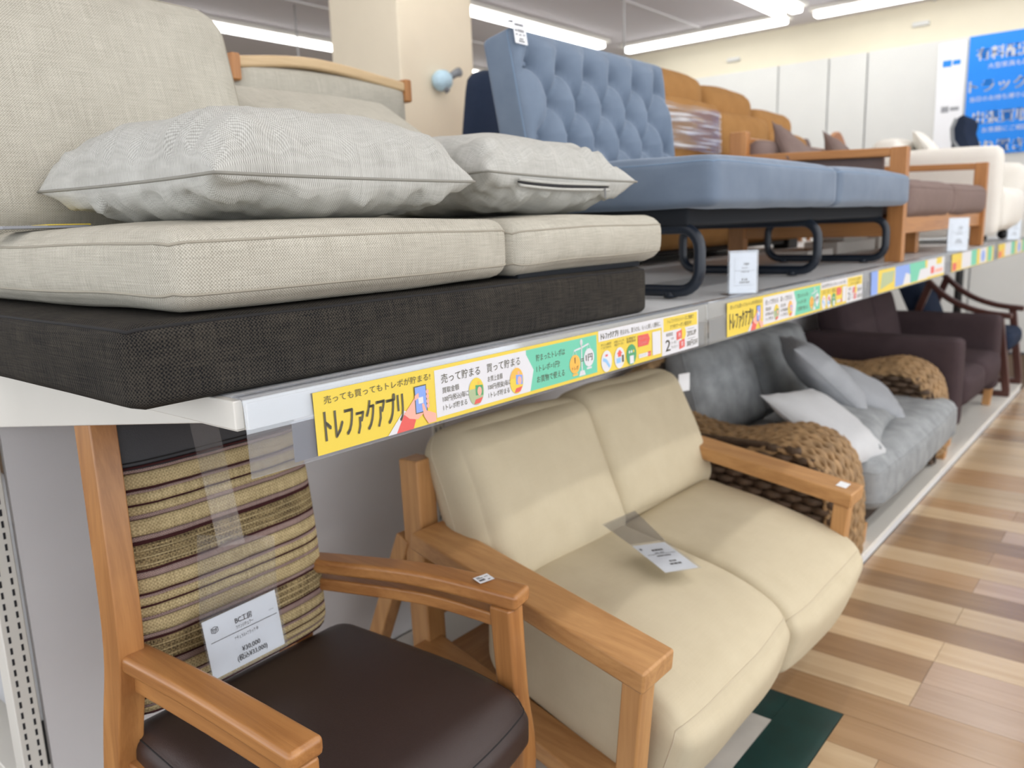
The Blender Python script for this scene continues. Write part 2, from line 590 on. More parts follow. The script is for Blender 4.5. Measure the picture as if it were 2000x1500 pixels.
# scatter cushion: two bulged squares meeting at a seam, pinched corners
def pillow(name, label, cat, mat, seam, half, up, dn, matx, seed=0, pinch=0.10, wr=0.006, n=34, group=None, at=None, flat=None, pw=2.6, ex=0.55):
    hx, hy = half
    vs, fs, uvs = [], [], []

    def P(u, v, sg):
        q_ = pw if sg > 0 else min(pw, 3.0)
        e = (1 - abs(u) ** q_) * (1 - abs(v) ** q_)
        x = u * hx * (1 - pinch * (1 - v * v) * abs(u) ** 3)
        y = v * hy * (1 - pinch * (1 - u * u) * abs(v) ** 3)
        z = (up if sg > 0 else -dn) * max(0, e) ** ex
        k = wr * (1 - e) * min(1, 6 * max(0, e)) * 2.2
        # folds running in from the seams
        z += k * (noise.noise(V((u * 9 + seed, v * 3.5, sg))) * abs(v) + noise.noise(V((u * 3.5, v * 9 + seed, sg + 5))) * abs(u))
        z += wr * 0.9 * noise.noise(V((u * 2.2 + seed * 2, v * 2.2, sg * 3))) * max(0, e) ** 0.5
        q = V((x, y, z))
        if flat is not None and q.z < -flat: q.z = -flat + (q.z + flat) * 0.12
        return matx @ q
    for sg in (1, -1):
        o = len(vs)
        g = [math.sin((i / n * 2 - 1) * PI / 2) for i in range(n + 1)]
        for i in range(n + 1):
            for j in range(n + 1):
                vs.append(P(g[i], g[j], sg))
        for i in range(n):
            for j in range(n):
                a = o + i * (n + 1) + j
                f = (a, a + n + 1, a + n + 2, a + 1)
                u4 = [(g[x] * hx, g[y] * hy) for x, y in ((i, j), (i + 1, j), (i + 1, j + 1), (i, j + 1))]
                fs.append(f if sg > 0 else f[::-1]); uvs.append(u4 if sg > 0 else u4[::-1])
    bmv = MB().add(vs, fs, 0, True, uvs)
    t = thing(name, label, cat, at or (matx @ V((0, 0, -dn))), group)
    o = bmv.build('cover', mat, t)
    bm = bmesh.new(); bm.from_mesh(o.data)
    bmesh.ops.remove_doubles(bm, verts=bm.verts, dist=0.0004)
    bmesh.ops.recalc_face_normals(bm, faces=bm.faces)
    bm.to_mesh(o.data); bm.free()
    ring = []
    for ua, va, du, dv in ((-1, -1, 1, 0), (1, -1, 0, 1), (1, 1, -1, 0), (-1, 1, 0, -1)):
        for i in range(20):
            ring.append(P(ua + du * 2 * i / 20, va + dv * 2 * i / 20, 1))
    MB().tube(ring, 0.0022, 6, True).build('seam', seam, t)
    return t, P


def lin(a, b, n): return [a + (b - a) * k / (n - 1) for k in range(n)]


def bez(p, n=10):
    """Catmull-Rom through points"""
    p = [V(q) for q in p]; out = []
    for i in range(len(p) - 1):
        a, b, c, d = p[max(i - 1, 0)], p[i], p[i + 1], p[min(i + 2, len(p) - 1)]
        for k in range(n):
            t_ = k / n
            out.append(0.5 * ((2 * b) + (c - a) * t_ + (2 * a - 5 * b + 4 * c - d) * t_ ** 2 + (3 * b - a - 3 * c + d) * t_ ** 3))
    out.append(p[-1])
    return out





TXT = {}


def text_mesh(s):
    if s not in TXT:
        c = bpy.data.curves.new('lettering', 'FONT')
        c.body = s; c.size = 1; c.align_x = 'LEFT'; c.resolution_u = 2
        o = bpy.data.objects.new('lettering', c)
        COL.objects.link(o)
        bpy.context.view_layer.update()
        me = bpy.data.meshes.new_from_object(o.evaluated_get(bpy.context.evaluated_depsgraph_get()))
        xs = [v.co.x for v in me.vertices] or [0, 1]
        w = max(xs) - min(xs); x0 = min(xs)
        bpy.data.objects.remove(o); bpy.data.curves.remove(c)
        TXT[s] = (me, x0, w)
    return TXT[s]


def put_text(mb, s, fr, x, y, h, mi, width=None, center=False, bold=0):
    """text with cap height h at (x, y) of frame fr (x right, y up); width squeezes it"""
    me, x0, w = text_mesh(s)
    sy = h / 0.75
    sx = (width / w) if width else sy
    xx = x - (w * sx / 2 if center else 0)
    for b in ([0] if not bold else [-bold, 0, bold]):
        mb.mesh(me, fr @ Matrix.Translation((xx - x0 * sx + b, y, abs(b) * 0.02)) @ Matrix.Diagonal((sx, sy, 1, 1)), mi)


def rect(mb, fr, x0, y0, x1, y1, mi, z=0.0):
    mb.add([fr @ V((x0, y0, z)), fr @ V((x1, y0, z)), fr @ V((x1, y1, z)), fr @ V((x0, y1, z))], [(0, 1, 2, 3)], mi)


def poly(mb, fr, pts, mi, z=0.0):
    mb.add([fr @ V((p[0], p[1], z)) for p in pts], [tuple(range(len(pts)))], mi)


def oval(mb, fr, cx, cy, rx, ry, mi, z=0.0, a0=0, a1=2 * PI, n=22):
    poly(mb, fr, [(cx + rx * math.cos(a0 + (a1 - a0) * k / n), cy + ry * math.sin(a0 + (a1 - a0) * k / n)) for k in range(n)], mi, z)


def copy_tree(o, parent=None):
    c = o.copy(); COL.objects.link(c); c.parent = parent
    for ch in list(o.children): copy_tree(ch, c)
    return c

# ================================================================== ROOM
SH = 1.06            # top of the display shelf
DK = 0.05            # top of the low deck
Y0, MOD, NM = 0.51, 1.2, 5
YE = Y0 + MOD * NM

fl = struct(MB().box((-9, -4, -0.06), (6, 8.3, -0.004)).build('floor', 'floor_base'))
ce = struct(MB().box((-9, -4, 3.06), (6, 8.3, 3.16)).build('ceiling', 'ceiling_paint'))
wb = struct(MB().box((-9, 8.2, 0), (6, 8.3, 3.06)).build('wall_back', 'wall_cream'))
wl = struct(MB().box((-9.1, -4, 0), (-9, 8.3, 3.06)).build('wall_left', 'wall_cream'))
xs = [-6.1, -5.2, -4.3, -3.37, -2.42, -1.93, -1.58, -0.62, 0.32, 1.25, 2.2]
for a, b in zip(xs[:-1], xs[1:]):
    MB().box((a + 0.006, 8.165, 0.02), (b - 0.006, 8.2, 2.71)).build('wall_panel', 'wall_board', wb, bevel=0.004)
MB().box((-6.1, 8.19, 0.0), (2.2, 8.199, 2.705)).build('panel_backing', 'strip_backing', wb)
# ceiling joints
for x in (-4.8, -2.95, -1.05, 0.85, 2.7):
    MB().box((x - 0.012, -3.5, 3.05), (x + 0.012, 8.2, 3.06)).build('ceiling_joint', 'panel_white', ce)
pil = struct(MB().box((-2.87, 3.0, 0), (-2.33, 3.56, 3.06)).build('trim_1', 'pillar_cream', bevel=0.012))

# planks: rows 0.1335 wide running in from the aisle
PW = 0.1335
plank_me = {}
prow = [('dark', 'light', 'brown'), ('light', 'rose', 'light'), ('dark', 'brown', 'brown'), ('light', 'light', 'rose'), ('brown', 'light', 'light'), ('light', 'brown', 'dark')]
cols = ['plank_light', 'plank_dark', 'plank_brown', 'plank_rose']


def plank(x0, x1, y0, y1, mat):
    key = (round(x1 - x0, 2), mat)
    if key not in plank_me:
        w, d = (x1 - x0) / 2 - 0.0006, (y1 - y0) / 2 - 0.0006
        o = MB().box((-w, -d, -0.003), (w, d, 0.0)).build('plank', mat, fl)
        plank_me[key] = o.data
    else:
        o = bpy.data.objects.new('plank', plank_me[key]); COL.objects.link(o); o.parent = fl
    o.location = ((x0 + x1) / 2, (y0 + y1) / 2, 0)
    return o


FIX = {-5: ('brown', 'brown'), -4: ('rose', 'brown'), -3: ('light', 'brown'), -2: ('brown', 'rose'), -1: ('brown', 'brown'), 0: ('light', 'rose'), 1: ('dark', 'rose'), 2: ('light', 'light'), 3: ('dark', 'light'), 4: ('light', 'light'), 5: ('dark', 'brown'), 6: ('brown', 'rose'), 7: ('light', 'rose'), 8: ('brown', 'brown'), 9: ('dark', 'light'), 10: ('dark', 'rose'), 11: ('light', 'light')}
for k in range(-5, 46):
    y0 = 2.077 + PW * k; y1 = y0 + PW
    if k in FIX: a, b = FIX[k]
    else: a, b = random.choice(['light', 'dark', 'brown', 'light', 'brown']), random.choice(['light', 'brown', 'rose', 'light'])
    j = 0.405 if k % 2 == 0 else (0.66 if k > 3 else 0.405)
    if k in (-2, -1): j = 0.72
    if k % 4 == 3: j = 0.93
    x0 = 0.05
    if k == -2: x0 = 0.284
    if k < -2: x0 = 0.284
    plank(x0, j, y0, y1, 'plank_' + a)
    plank(j, j + 0.915, y0, y1, 'plank_' + b)
    plank(j + 0.915, j + 1.83, y0, y1, cols[(k * 3) % 4])
MB().box((0.148, 0.9, -0.003), (0.2825, 1.942, 0.0)).build('green_tile', 'tile_green', fl, label='dark green floor tile strip')
MB().box((0.04, 1.812, -0.003), (0.147, 1.942, 0.0)).build('green_tile', 'tile_green', fl)
MB().box((0.04, 1.36, -0.003), (0.147, 1.811, 0.0005)).build('white_tile', 'tile_white', fl, label='white-washed floor tile strip')
MB().box((0.04, 0.9, -0.003), (0.147, 1.359, 0.0005)).build('white_tile', 'tile_white', fl)

# ceiling light runs
fixture_n = 0


def batten(x, y, length, axis, lit=True):
    h = length / 2
    t = thing('ceiling_light', 'x', 'light', (x, y, 2.99), 'strip lights along the ceiling')
    if axis == 'y':
        MB().box((x - 0.09, y - h, 3.02), (x + 0.09, y + h, 3.06)).build('housing', 'white_steel', t, bevel=0.006)
        MB().box((x - 0.05, y - h + 0.03, 2.975), (x + 0.05, y + h - 0.03, 3.02)).build('diffuser', 'lamp_glow', t, bevel=0.015)
    else:
        MB().box((x - h, y - 0.09, 3.02), (x + h, y + 0.09, 3.06)).build('housing', 'white_steel', t, bevel=0.006)
        MB().box((x - h + 0.03, y - 0.05, 2.975), (x + h - 0.03, y + 0.05, 3.02)).build('diffuser', 'lamp_glow', t, bevel=0.015)
    if lit:
        area_light('lamp', (x, y, 2.965), length, axis, LIGHT_W * length / 2.4 * (0.4 if y > 7 else 0.8 if y > 6 else 1.0) * (2.2 if x > 3 else 1.0) * (0.55 if y < -1 else 1.0))
    return t


LT = [(-5.72, 4.6, 'y', 2.3, 'strip light seen left of the cream pillar'),
      (-5.72, 6.9, 'y', 2.1, 'strip light behind the cream pillar, far end'),
      (-3.9, 3.7, 'y', 2.3, 'strip light over the left aisle beside the pillar top'),
      (-3.9, 6.1, 'y', 2.4, 'long strip light above the blue sofa bed running to the corner'),
      (-2.1, 6.4, 'y', 2.0, 'left one of two parallel strip lights meeting the far wall light'),
      (-1.95, 6.4, 'y', 2.0, 'right one of two parallel strip lights meeting the far wall light'),
      (-3.0, 7.66, 'x', 1.75, 'strip light along the far wall, left run by the blue sofa bed top'),
      (-0.95, 7.66, 'x', 1.95, 'strip light along the far wall, right run toward the blue poster'),
      (-2.0, 2.2, 'y', 2.4, 'strip light overhead behind the grey sofa'),
      (1.7, 0.6, 'y', 2.4, 'strip light over the front aisle, nearest'),
      (1.7, 3.2, 'y', 2.4, 'strip light over the front aisle, second'),
      (1.7, 5.8, 'y', 2.4, 'strip light over the front aisle, farthest'),
      (0.1, 5.6, 'y', 2.4, 'strip light above the shelf front, far end'),
      (0.1, 2.4, 'y', 2.4, 'strip light above the shelf front, middle'),
      (-0.3, -1.2, 'y', 2.4, 'strip light above the shelf end, nearest'),
      (-2.6, -1.2, 'y', 2.4, 'strip light behind the shelf end'),
      (3.55, 0.6, 'y', 2.4, 'unseen strip light over the second aisle, nearest, added as fill'),  # from here on: unseen rows added to brighten the space under the shelf
      (3.55, 3.2, 'y', 2.4, 'unseen strip light over the second aisle, middle, added as fill'),
      (3.55, 5.8, 'y', 2.4, 'unseen strip light over the second aisle, farthest, added as fill'),
      (5.4, 1.6, 'y', 2.4, 'unseen strip light over the third aisle, nearest, added as fill'),
      (5.4, 4.6, 'y', 2.4, 'unseen strip light over the third aisle, farthest, added as fill')]
for x, y, ax, ln, lb in LT:
    t = batten(x, y, ln, ax)
    t['label'] = lb
# suspended wires
for (x, y, zb, lb) in ((-2.02, 4.65, 1.95, 'thin grey wire hanging from the ceiling above the caramel sofa'),
                       (-4.9, 4.3, 2.3, 'thin grey wire hanging from the ceiling left of the cream pillar')):
    o = MB().tube([(x, y, 3.06), (x, y, zb)], 0.007, 8).build('hanging_wire', 'wire_grey', None, at=(x, y, zb))
    tag(o, lb, 'wire')

# pale blue fixture on the pillar
t = thing('wall_fixture', 'small pale blue bracket fixed to the side of the cream pillar', 'bracket', (-2.33, 3.27, 2.02))
vs, fs, _ = soft((0.09, 0.10, 0.09), 0.035, (0.01, 0.01, 0.01), 6, mat=Matrix.Translation((-2.29, 3.26, 2.02)))
MB().add(vs, fs, 0, True).build('body', 'fixture_blue', t)
MB().tube([(-2.28, 3.29, 2.03), (-2.26, 3.33, 2.06), (-2.26, 3.36, 2.07)], [0.016, 0.02, 0.026]).build('arm', 'fixture_grey', t)
MB().tube([(-2.28, 3.25, 2.0), (-2.26, 3.27, 1.96)], [0.02, 0.014]).build('foot', 'fixture_grey', t)

# ================================================================== DISPLAY SHELF (one long double-sided gondola)
BX = -0.87
sf = thing('shelf_frame', 'white slotted posts and back panels that carry the whole sofa shelf', 'shelf frame', (BX, Y0, 0))
UP = ['nearest grey shelf board, under the grey sofa', 'second grey shelf board, under the near half of the blue sofa bed', 'third grey shelf board, under the far end of the blue sofa bed',
      'fourth grey shelf board, under the mauve sofa', 'farthest grey shelf board, under the white armchair']
LOW = ['nearest white deck board, under the striped armchair', 'second white deck board, behind the beige sofa', 'third white deck board, under the rattan sofa',
       'fourth white deck board, under the aubergine sofa', 'farthest white deck board, under the dark lounge chair']


def bracket(y, t):
    pts = [(BX, y, 0.91), (-0.086, y, 1.0215), (-0.004, y, 1.0215), (-0.004, y, SH - 0.003), (BX, y, SH - 0.003)]
    MB().prism([(p[0], p[1], p[2]) for p in pts], (0, 0.014, 0)).build('shelf_bracket', 'white_steel', t, bevel=0.002)


for i in range(NM):
    a, b = Y0 + MOD * i, Y0 + MOD * (i + 1)
    t = thing('upper_shelf', UP[i], 'shelf', (-0.4, a, SH - 0.04), 'grey boards of the upper shelf')
    MB().box((BX + 0.002, a + 0.002, SH - 0.037), (-0.006, b - 0.002, SH)).build('shelf_board', 'grey_steel', t, bevel=0.003)
    MB().box((-0.006, a + 0.001, SH - 0.0375), (0.0004, b - 0.001, SH - 0.001)).build('shelf_lip', 'white_steel', t)
    mb = MB()
    for k in range(46):
        y = a + 0.025 + k * 0.0253
        mb.disc((-0.022, y, SH + 0.0006), (0.003, 0.007), 0, 10, ('x', 'y'))
    mb.build('perforation', 'white_steel', t, kind='stuff')
    bracket(a - 0.009 if i == 0 else a + 0.003, t); bracket(b - 0.018, t)
    if i == 0:
        MB().box((BX, Y0 - 0.012, SH - 0.036), (-0.001, Y0 + 0.001, SH - 0.0005)).build('end_cap', 'white_steel', t, bevel=0.002)
    t = thing('low_deck', LOW[i], 'deck', (-0.4, a, 0), 'white boards of the low deck')
    MB().box((BX + 0.002, a + 0.001, DK - 0.012), (0.054, b - 0.001, DK)).build('deck_board', 'white_steel', t, bevel=0.003)
    MB().box((0.036, a + 0.002, 0.0), (0.046, b - 0.002, DK - 0.012)).build('kick_plate', 'grey_steel', t)
    MB().box((BX - 0.02, a + 0.012, DK), (BX - 0.004, b - 0.012, SH - 0.05)).build('back_panel', 'panel_white', sf)
for i in range(NM + 1):
    y = Y0 + MOD * i - 0.02
    MB().box((BX - 0.05, y - 0.022, 0.0), (BX, y + 0.022, SH - 0.005)).build('upright_post', 'white_steel', sf, bevel=0.003)
    mb = MB()
    for k in range(37):
        z = 0.10 + k * 0.0235
        for dy in (-0.010, 0.010):
            mb.box((BX - 0.004, y + dy - 0.0022, z), (BX + 0.0006, y + dy + 0.0022, z + 0.0135))
    mb.build('post_slots', 'slot_dark', sf, kind='stuff')
o = tag(MB().box((-1.78, Y0, SH - 0.037), (BX - 0.06, YE, SH)).build('rear_shelf', 'grey_steel', None, bevel=0.003, at=(-1.3, Y0, SH - 0.037)), 'grey shelf board on the rear side of the posts, under the caramel sofa', 'shelf')
o = tag(MB().box((-1.78, Y0, 0), (BX - 0.06, YE, DK)).build('rear_deck', 'white_steel', None, bevel=0.003, at=(-1.3, Y0, 0)), 'white deck board on the rear side of the slotted posts', 'deck')

# ------------------------------------------------------------------ price rails with printed strips
PM = ['print_grey', 'print_yellow', 'print_white', 'print_green', 'print_orange', 'print_blue', 'print_pink', 'print_red', 'print_sage', 'print_deepgreen', 'print_sky', 'ink']
GREY, YEL, WHT, GRN, ORA, BLU, PNK, RED, SAG, DGR, SKY, INK = range(12)


def strip_print(kind):
    """flat print on the strip, x right along the rail from its start, y up from its foot"""
    F = Matrix.Identity(4)
    bg, ink = MB(), MB()
    H = 0.082
    if kind == 'a':
        rect(bg, F, 0.0, 0, 1.05, H, YEL)
        rect(bg, F, 0.215, 0.006, 0.64, 0.0765, WHT, 0.0003)
        poly(bg, F, [(0.43, 0.006), (0.625, 0.006), (0.64, 0.006), (0.64, 0.0765), (0.43, 0.0765)], GRN, 0.0005)
        poly(bg, F, [(0.40, 0.006), (0.437, 0.006), (0.448, 0.041), (0.425, 0.0765), (0.40, 0.0765)], WHT, 0.0007)
        rect(bg, F, 0.647, 0.0615, 0.885, H, WHT, 0.0003)
        rect(bg, F, 0.885, 0.0, 1.05, H, WHT, 0.0004)
        rect(bg, F, 0.892, 0.050, 1.045, 0.079, YEL, 0.0006)
        Z = 0.0010
        T = Matrix.Translation((0, 0, Z))
        put_text(ink, '売っても買ってもトレポが貯まる!', T, 0.016, 0.0655, 0.0085, GREY, 0.190)
        put_text(ink, 'トレファクアプリ', T, 0.014, 0.018, 0.036, GREY, 0.136, bold=0.0009)
        # phone held in two hands, red sleeve
        poly(bg, F, [(0.118, 0.0), (0.135, 0.0), (0.165, 0.022), (0.150, 0.030)], WHT, Z)
        poly(bg, F, [(0.134, 0.0), (0.166, 0.0), (0.172, 0.012), (0.152, 0.027)], RED, Z + .0001)
        poly(bg, F, [(0.150, 0.024), (0.160, 0.016), (0.176, 0.012), (0.190, 0.020), (0.190, 0.046), (0.176, 0.048), (0.168, 0.040)], PNK, Z + .0002)
        poly(bg, F, [(0.172, 0.020), (0.196, 0.020), (0.196, 0.060), (0.172, 0.060)], GREY, Z + .0003)
        poly(bg, F, [(0.1735, 0.0215), (0.1945, 0.0215), (0.1945, 0.0585), (0.1735, 0.0585)], BLU, Z + .0004)
        rect(bg, F, 0.179, 0.034, 0.1885, 0.043, WHT, Z + .0005)
        poly(bg, F, [(0.185, 0.033), (0.189, 0.033), (0.193, 0.022), (0.212, 0.014), (0.212, 0.002), (0.196, 0.002), (0.188, 0.014)], PNK, Z + .0006)
        poly(bg, F, [(0.172, 0.040), (0.180, 0.043), (0.180, 0.050), (0.172, 0.047)], PNK, Z + .0006)
        for k in range(4): oval(bg, F, 0.1975, 0.028 + k * 0.007, 0.003, 0.0034, PNK, Z + .0005)
        put_text(ink, '売って貯まる', T, 0.228, 0.056, 0.0115, GREY, 0.086)
        put_text(ink, '買って貯まる', T, 0.330, 0.056, 0.0115, GREY, 0.083)
        for x, (l1, l2) in ((0.229, ('買取金額', '100円(税込)毎に')), (0.331, ('お買上金額', '100円(税抜)毎に'))):
            put_text(ink, l1, T, x, 0.0405, 0.0075, GREY, 0.036)
            put_text(ink, l2, T, x, 0.0275, 0.0075, GREY, 0.056)
            put_text(ink, '1トレポ貯まる', T, x, 0.0145, 0.0075, GREY, 0.052)
        for cx, c1, c2, c3, c4 in ((0.303, SAG, YEL, DGR, RED), (0.402, YEL, ORA, BLU, RED)):
            cy = 0.030
            oval(bg, F, cx, cy, 0.0175, 0.0215, c1, Z)
            oval(bg, F, cx, cy, 0.0175, 0.0215, c2, Z + .0001, 0.2, PI - 0.1)
            poly(bg, F, [(cx - 0.002, cy - 0.006), (cx + 0.015, cy - 0.008), (cx + 0.015, cy + 0.008), (cx - 0.002, cy + 0.010)], c3, Z + .0002)
            oval(bg, F, cx + 0.007, cy - 0.0005, 0.005, 0.007, PNK, Z + .0003)
            poly(bg, F, [(cx - 0.007, cy - 0.0195), (cx + 0.008, cy - 0.019), (cx + 0.014, cy - 0.011), (cx - 0.003, cy - 0.0125)], c4, Z + .0003)
            rect(bg, F, cx + 0.003, cy + 0.010, cx + 0.008, cy + 0.015, ORA if c1 == SAG else PNK, Z + .0003)
        for k, s in enumerate(('貯まったトレポは', '1トレポ=1円!', 'お買物で使える')):
            put_text(ink, s, T, 0.456 + (0 if k != 1 else 0), 0.0545 - k * 0.0185, 0.0098, GREY, (0.083, 0.066, 0.080)[k])
        # balance scales
        mbx = bg
        rect(mbx, F, 0.5885, 0.010, 0.5915, 0.070, WHT, Z)
        oval(mbx, F, 0.590, 0.0685, 0.004, 0.006, WHT, Z)
        poly(mbx, F, [(0.567, 0.058), (0.590, 0.0605), (0.613, 0.065), (0.613, 0.062), (0.590, 0.0575), (0.567, 0.055)], WHT, Z)
        for cx, cy, c in ((0.568, 0.032, ORA), (0.613, 0.038, WHT)):
            poly(mbx, F, [(cx, cy + 0.026), (cx + 0.001, cy + 0.026), (cx + 0.009, cy + 0.012), (cx + 0.008, cy + 0.012)], WHT, Z)
            poly(mbx, F, [(cx - 0.001, cy + 0.026), (cx, cy + 0.026), (cx - 0.008, cy + 0.012), (cx - 0.009, cy + 0.012)], WHT, Z)
            oval(mbx, F, cx, cy, 0.0165, 0.017, c, Z + .0002)
            rect(mbx, F, cx - 0.008, cy - 0.021, cx + 0.008, cy - 0.0175, c, Z + .0002)
        poly(mbx, F, [(0.580, 0.008), (0.601, 0.008), (0.597, 0.017), (0.584, 0.017)], WHT, Z)
        T2 = Matrix.Translation((0, 0, Z + .0006))
        put_text(ink, '1', T2, 0.568, 0.0335, 0.012, GREY, center=True, bold=0.0004)
        put_text(ink, 'トレポ', T2, 0.568, 0.0215, 0.0068, GREY, 0.020, center=True)
        put_text(ink, '=', T2, 0.591, 0.031, 0.012, GREY, center=True, bold=0.0005)
        put_text(ink, '1円', T2, 0.613, 0.033, 0.0115, GREY, 0.021, center=True, bold=0.0004)
        put_text(ink, 'トレファクアプリ', T, 0.655, 0.0655, 0.0105, GREY, 0.060, bold=0.0004)
        put_text(ink, '売るのも、買うのも、もっと楽しく便利に。', T, 0.722, 0.0660, 0.0085, GREY, 0.158)
        for k, (cx, s1, s2) in enumerate(((0.672, 'かんたん査定が', '1つまで分かる'), (0.718, 'お得なショップの', '限定クーポン'), (0.762, '会員証が', '簡単登録'))):
            put_text(ink, s1, T, cx, 0.0525, 0.0042, GREY, 0.036, center=True)
            put_text(ink, s2, T, cx, 0.0465, 0.0042, GREY, 0.034, center=True)
            oval(bg, F, cx, 0.022, 0.0185, 0.0205, WHT if k < 2 else DGR, Z)
        poly(bg, F, [(0.660, 0.030), (0.672, 0.026), (0.684, 0.012), (0.680, 0.008), (0.668, 0.020), (0.658, 0.024)], SKY, Z + .0002)
        rect(bg, F, 0.668, 0.031, 0.676, 0.035, RED, Z + .0002)
        poly(bg, F, [(0.706, 0.012), (0.722, 0.012), (0.722, 0.022), (0.706, 0.022)], SKY, Z + .0002)
        poly(bg, F, [(0.712, 0.024), (0.724, 0.024), (0.724, 0.030), (0.728, 0.030), (0.718, 0.038), (0.708, 0.030), (0.712, 0.030)], RED, Z + .0002)
        rect(bg, F, 0.726, 0.012, 0.733, 0.026, GREY, Z + .0002)
        for k in range(3): oval(bg, F, 0.754 + k * 0.008, 0.028, 0.0026, 0.003, (WHT, WHT, YEL)[k], Z + .0002)
        rect(bg, F, 0.755, 0.004, 0.770, 0.020, WHT, Z + .0003)
        poly(bg, F, [(0.788, 0.033), (0.828, 0.033), (0.835, 0.0445), (0.828, 0.056), (0.788, 0.056)], RED, Z)
        put_text(ink, 'ダウンロードは', T, 0.810, 0.0465, 0.0052, WHT, 0.036, center=True)
        put_text(ink, 'こちらから', T, 0.810, 0.037, 0.0052, WHT, 0.028, center=True)
        rect(bg, F, 0.790, 0.010, 0.826, 0.018, WHT, Z); rect(bg, F, 0.826, 0.009, 0.838, 0.019, RED, Z)
        put_text(ink, 'トレファク', T, 0.806, 0.0118, 0.004, GREY, 0.024, center=True)
        put_text(ink, '検索', T, 0.832, 0.0118, 0.004, WHT, 0.009, center=True)
        rect(bg, F, 0.845, 0.008, 0.879, 0.056, WHT, Z)
        put_text(ink, 'トレファクメンバーズに登録で', T, 0.9685, 0.0665, 0.0075, GREY, 0.118, center=True)
        put_text(ink, '2つのクーポン配信中!', T, 0.9685, 0.0545, 0.0075, GREY, 0.096, center=True)
        put_text(ink, '初回限定', T, 0.902, 0.0395, 0.0062, GREY, 0.030)
        put_text(ink, '2', T, 0.900, 0.008, 0.026, GREY, 0.020, bold=0.0005)
        for k, s in enumerate(('つの', 'クーポン', 'プレゼント')):
            put_text(ink, s, T, 0.923, 0.030 - k * 0.0095, 0.0055, GREY, (0.012, 0.026, 0.030)[k])
        oval(bg, F, 0.978, 0.038, 0.013, 0.014, YEL, Z)
        poly(bg, F, [(0.948, 0.026), (0.972, 0.029), (0.972, 0.047), (0.948, 0.044)], RED, Z + .0001)
        poly(bg, F, [(0.960, 0.005), (0.984, 0.008), (0.984, 0.026), (0.960, 0.023)], RED, Z + .0002)
        put_text(ink, '売', T2, 0.960, 0.032, 0.009, WHT, 0.011, center=True)
        put_text(ink, '買', T2, 0.972, 0.011, 0.009, WHT, 0.011, center=True)
        put_text(ink, '20%UP', T, 0.996, 0.0285, 0.0125, GREY, 0.043)
        put_text(ink, '300円OFF', T, 0.994, 0.0065, 0.0125, GREY, 0.052)
        rect(ink, T, 0.998, 0.0225, 1.034, 0.0232, GREY); rect(ink, T, 0.998, 0.0440, 1.030, 0.0447, GREY)
    else:
        rect(bg, F, 0.0, 0, 1.05, H, YEL)
        z = 0.0004
        if kind == 'b':
            rect(bg, F, -0.05, 0, 0.03, H, BLU, z); rect(bg, F, 0.03, 0.010, 0.25, H, YEL, z)
            poly(bg, F, [(0.06, 0.012), (0.22, 0.03), (0.24, 0.07), (0.08, 0.07)], SAG, z + .0002)
            rect(bg, F, 0.25, 0.006, 0.48, H, BLU, z + .0001)
            poly(bg, F, [(0.36, 0.006), (0.47, 0.006), (0.47, 0.04), (0.40, 0.05)], WHT, z + .0003)
            poly(bg, F, [(0.48, 0.006), (0.72, 0.006), (0.70, H), (0.45, H)], GRN, z + .0004)
            poly(bg, F, [(0.58, 0.006), (0.74, 0.006), (0.74, 0.05), (0.62, 0.05)], WHT, z + .0005)
            rect(bg, F, 0.74, 0.01, 1.05, H, WHT, z); rect(bg, F, 0.90, 0.055, 1.0, H, YEL, z + .0002)
            rect(bg, F, 0.80, 0.02, 0.86, 0.05, RED, z + .0002); rect(bg, F, 0.88, 0.02, 1.02, 0.035, PNK, z + .0002)
        else:
            rect(bg, F, 0.10, 0.004, 0.22, H, YEL, z); rect(bg, F, 0.02, 0.004, 0.10, 0.04, RED, z); rect(bg, F, 0.22, 0.004, 0.44, H, WHT, z)
            rect(bg, F, 0.44, 0.004, 0.58, H, GRN, z); rect(bg, F, 0.66, 0.004, 0.84, H, WHT, z); rect(bg, F, 0.88, 0.004, 1.0, H, GRN, z)
            oval(bg, F, 0.75, 0.04, 0.05, 0.03, BLU, z + .0002); oval(bg, F, 0.15, 0.03, 0.04, 0.024, ORA, z + .0002)
    return bg, ink


def price_rail(i, kind, label):
    a = Y0 + MOD * i
    t = thing('price_rail', label, 'price rail', (0.0, a, SH - 0.09), 'price rails along the shelf edge')
    # clear profile: hooked over the lip, front flap leaning out slightly
    prof = [(-0.014, 1.0635), (0.004, 1.0640), (0.0085, 1.061), (0.0105, 1.050), (0.0125, 1.020), (0.0135, 0.966), (0.0122, 0.966), (0.0112, 1.020), (0.0092, 1.049), (0.0072, 1.0595), (0.003, 1.0623), (-0.014, 1.0618)]
    MB().prism([(x, a - 0.006, z) for x, z in prof], (0, MOD - 0.004, 0)).build('clear_cover', 'clear_rail', t)
    MB().box((0.0005, a + 0.002, 1.0225), (0.0045, a + MOD - 0.014, 1.055)).build('mounting_strip', 'white_steel', t, bevel=0.001)
    MB().box((0.0062, a + (0.060 if i == 0 else 0.012), 0.9685), (0.0068, a + MOD - 0.016, 1.021)).build('grey_backing', 'strip_backing', t)
    fr = frame((0.0140, a + 0.090, 0.9705), (0, 1, 0), (-0.02, 0, 1), (1, 0, 0.02))
    if kind not in STRIPS: STRIPS[kind] = strip_print(kind)
    bg, ink = STRIPS[kind]
    q = MB().add([fr @ V(v) for v in bg.v], bg.f); q.m = list(bg.m)
    ps = q.build('printed_strip', PM, t)
    if ink.v:
        q = MB().add([fr @ V(v) for v in ink.v], ink.f); q.m = list(ink.m)
        q.build('lettering', PM, ps, kind='stuff')
    return t


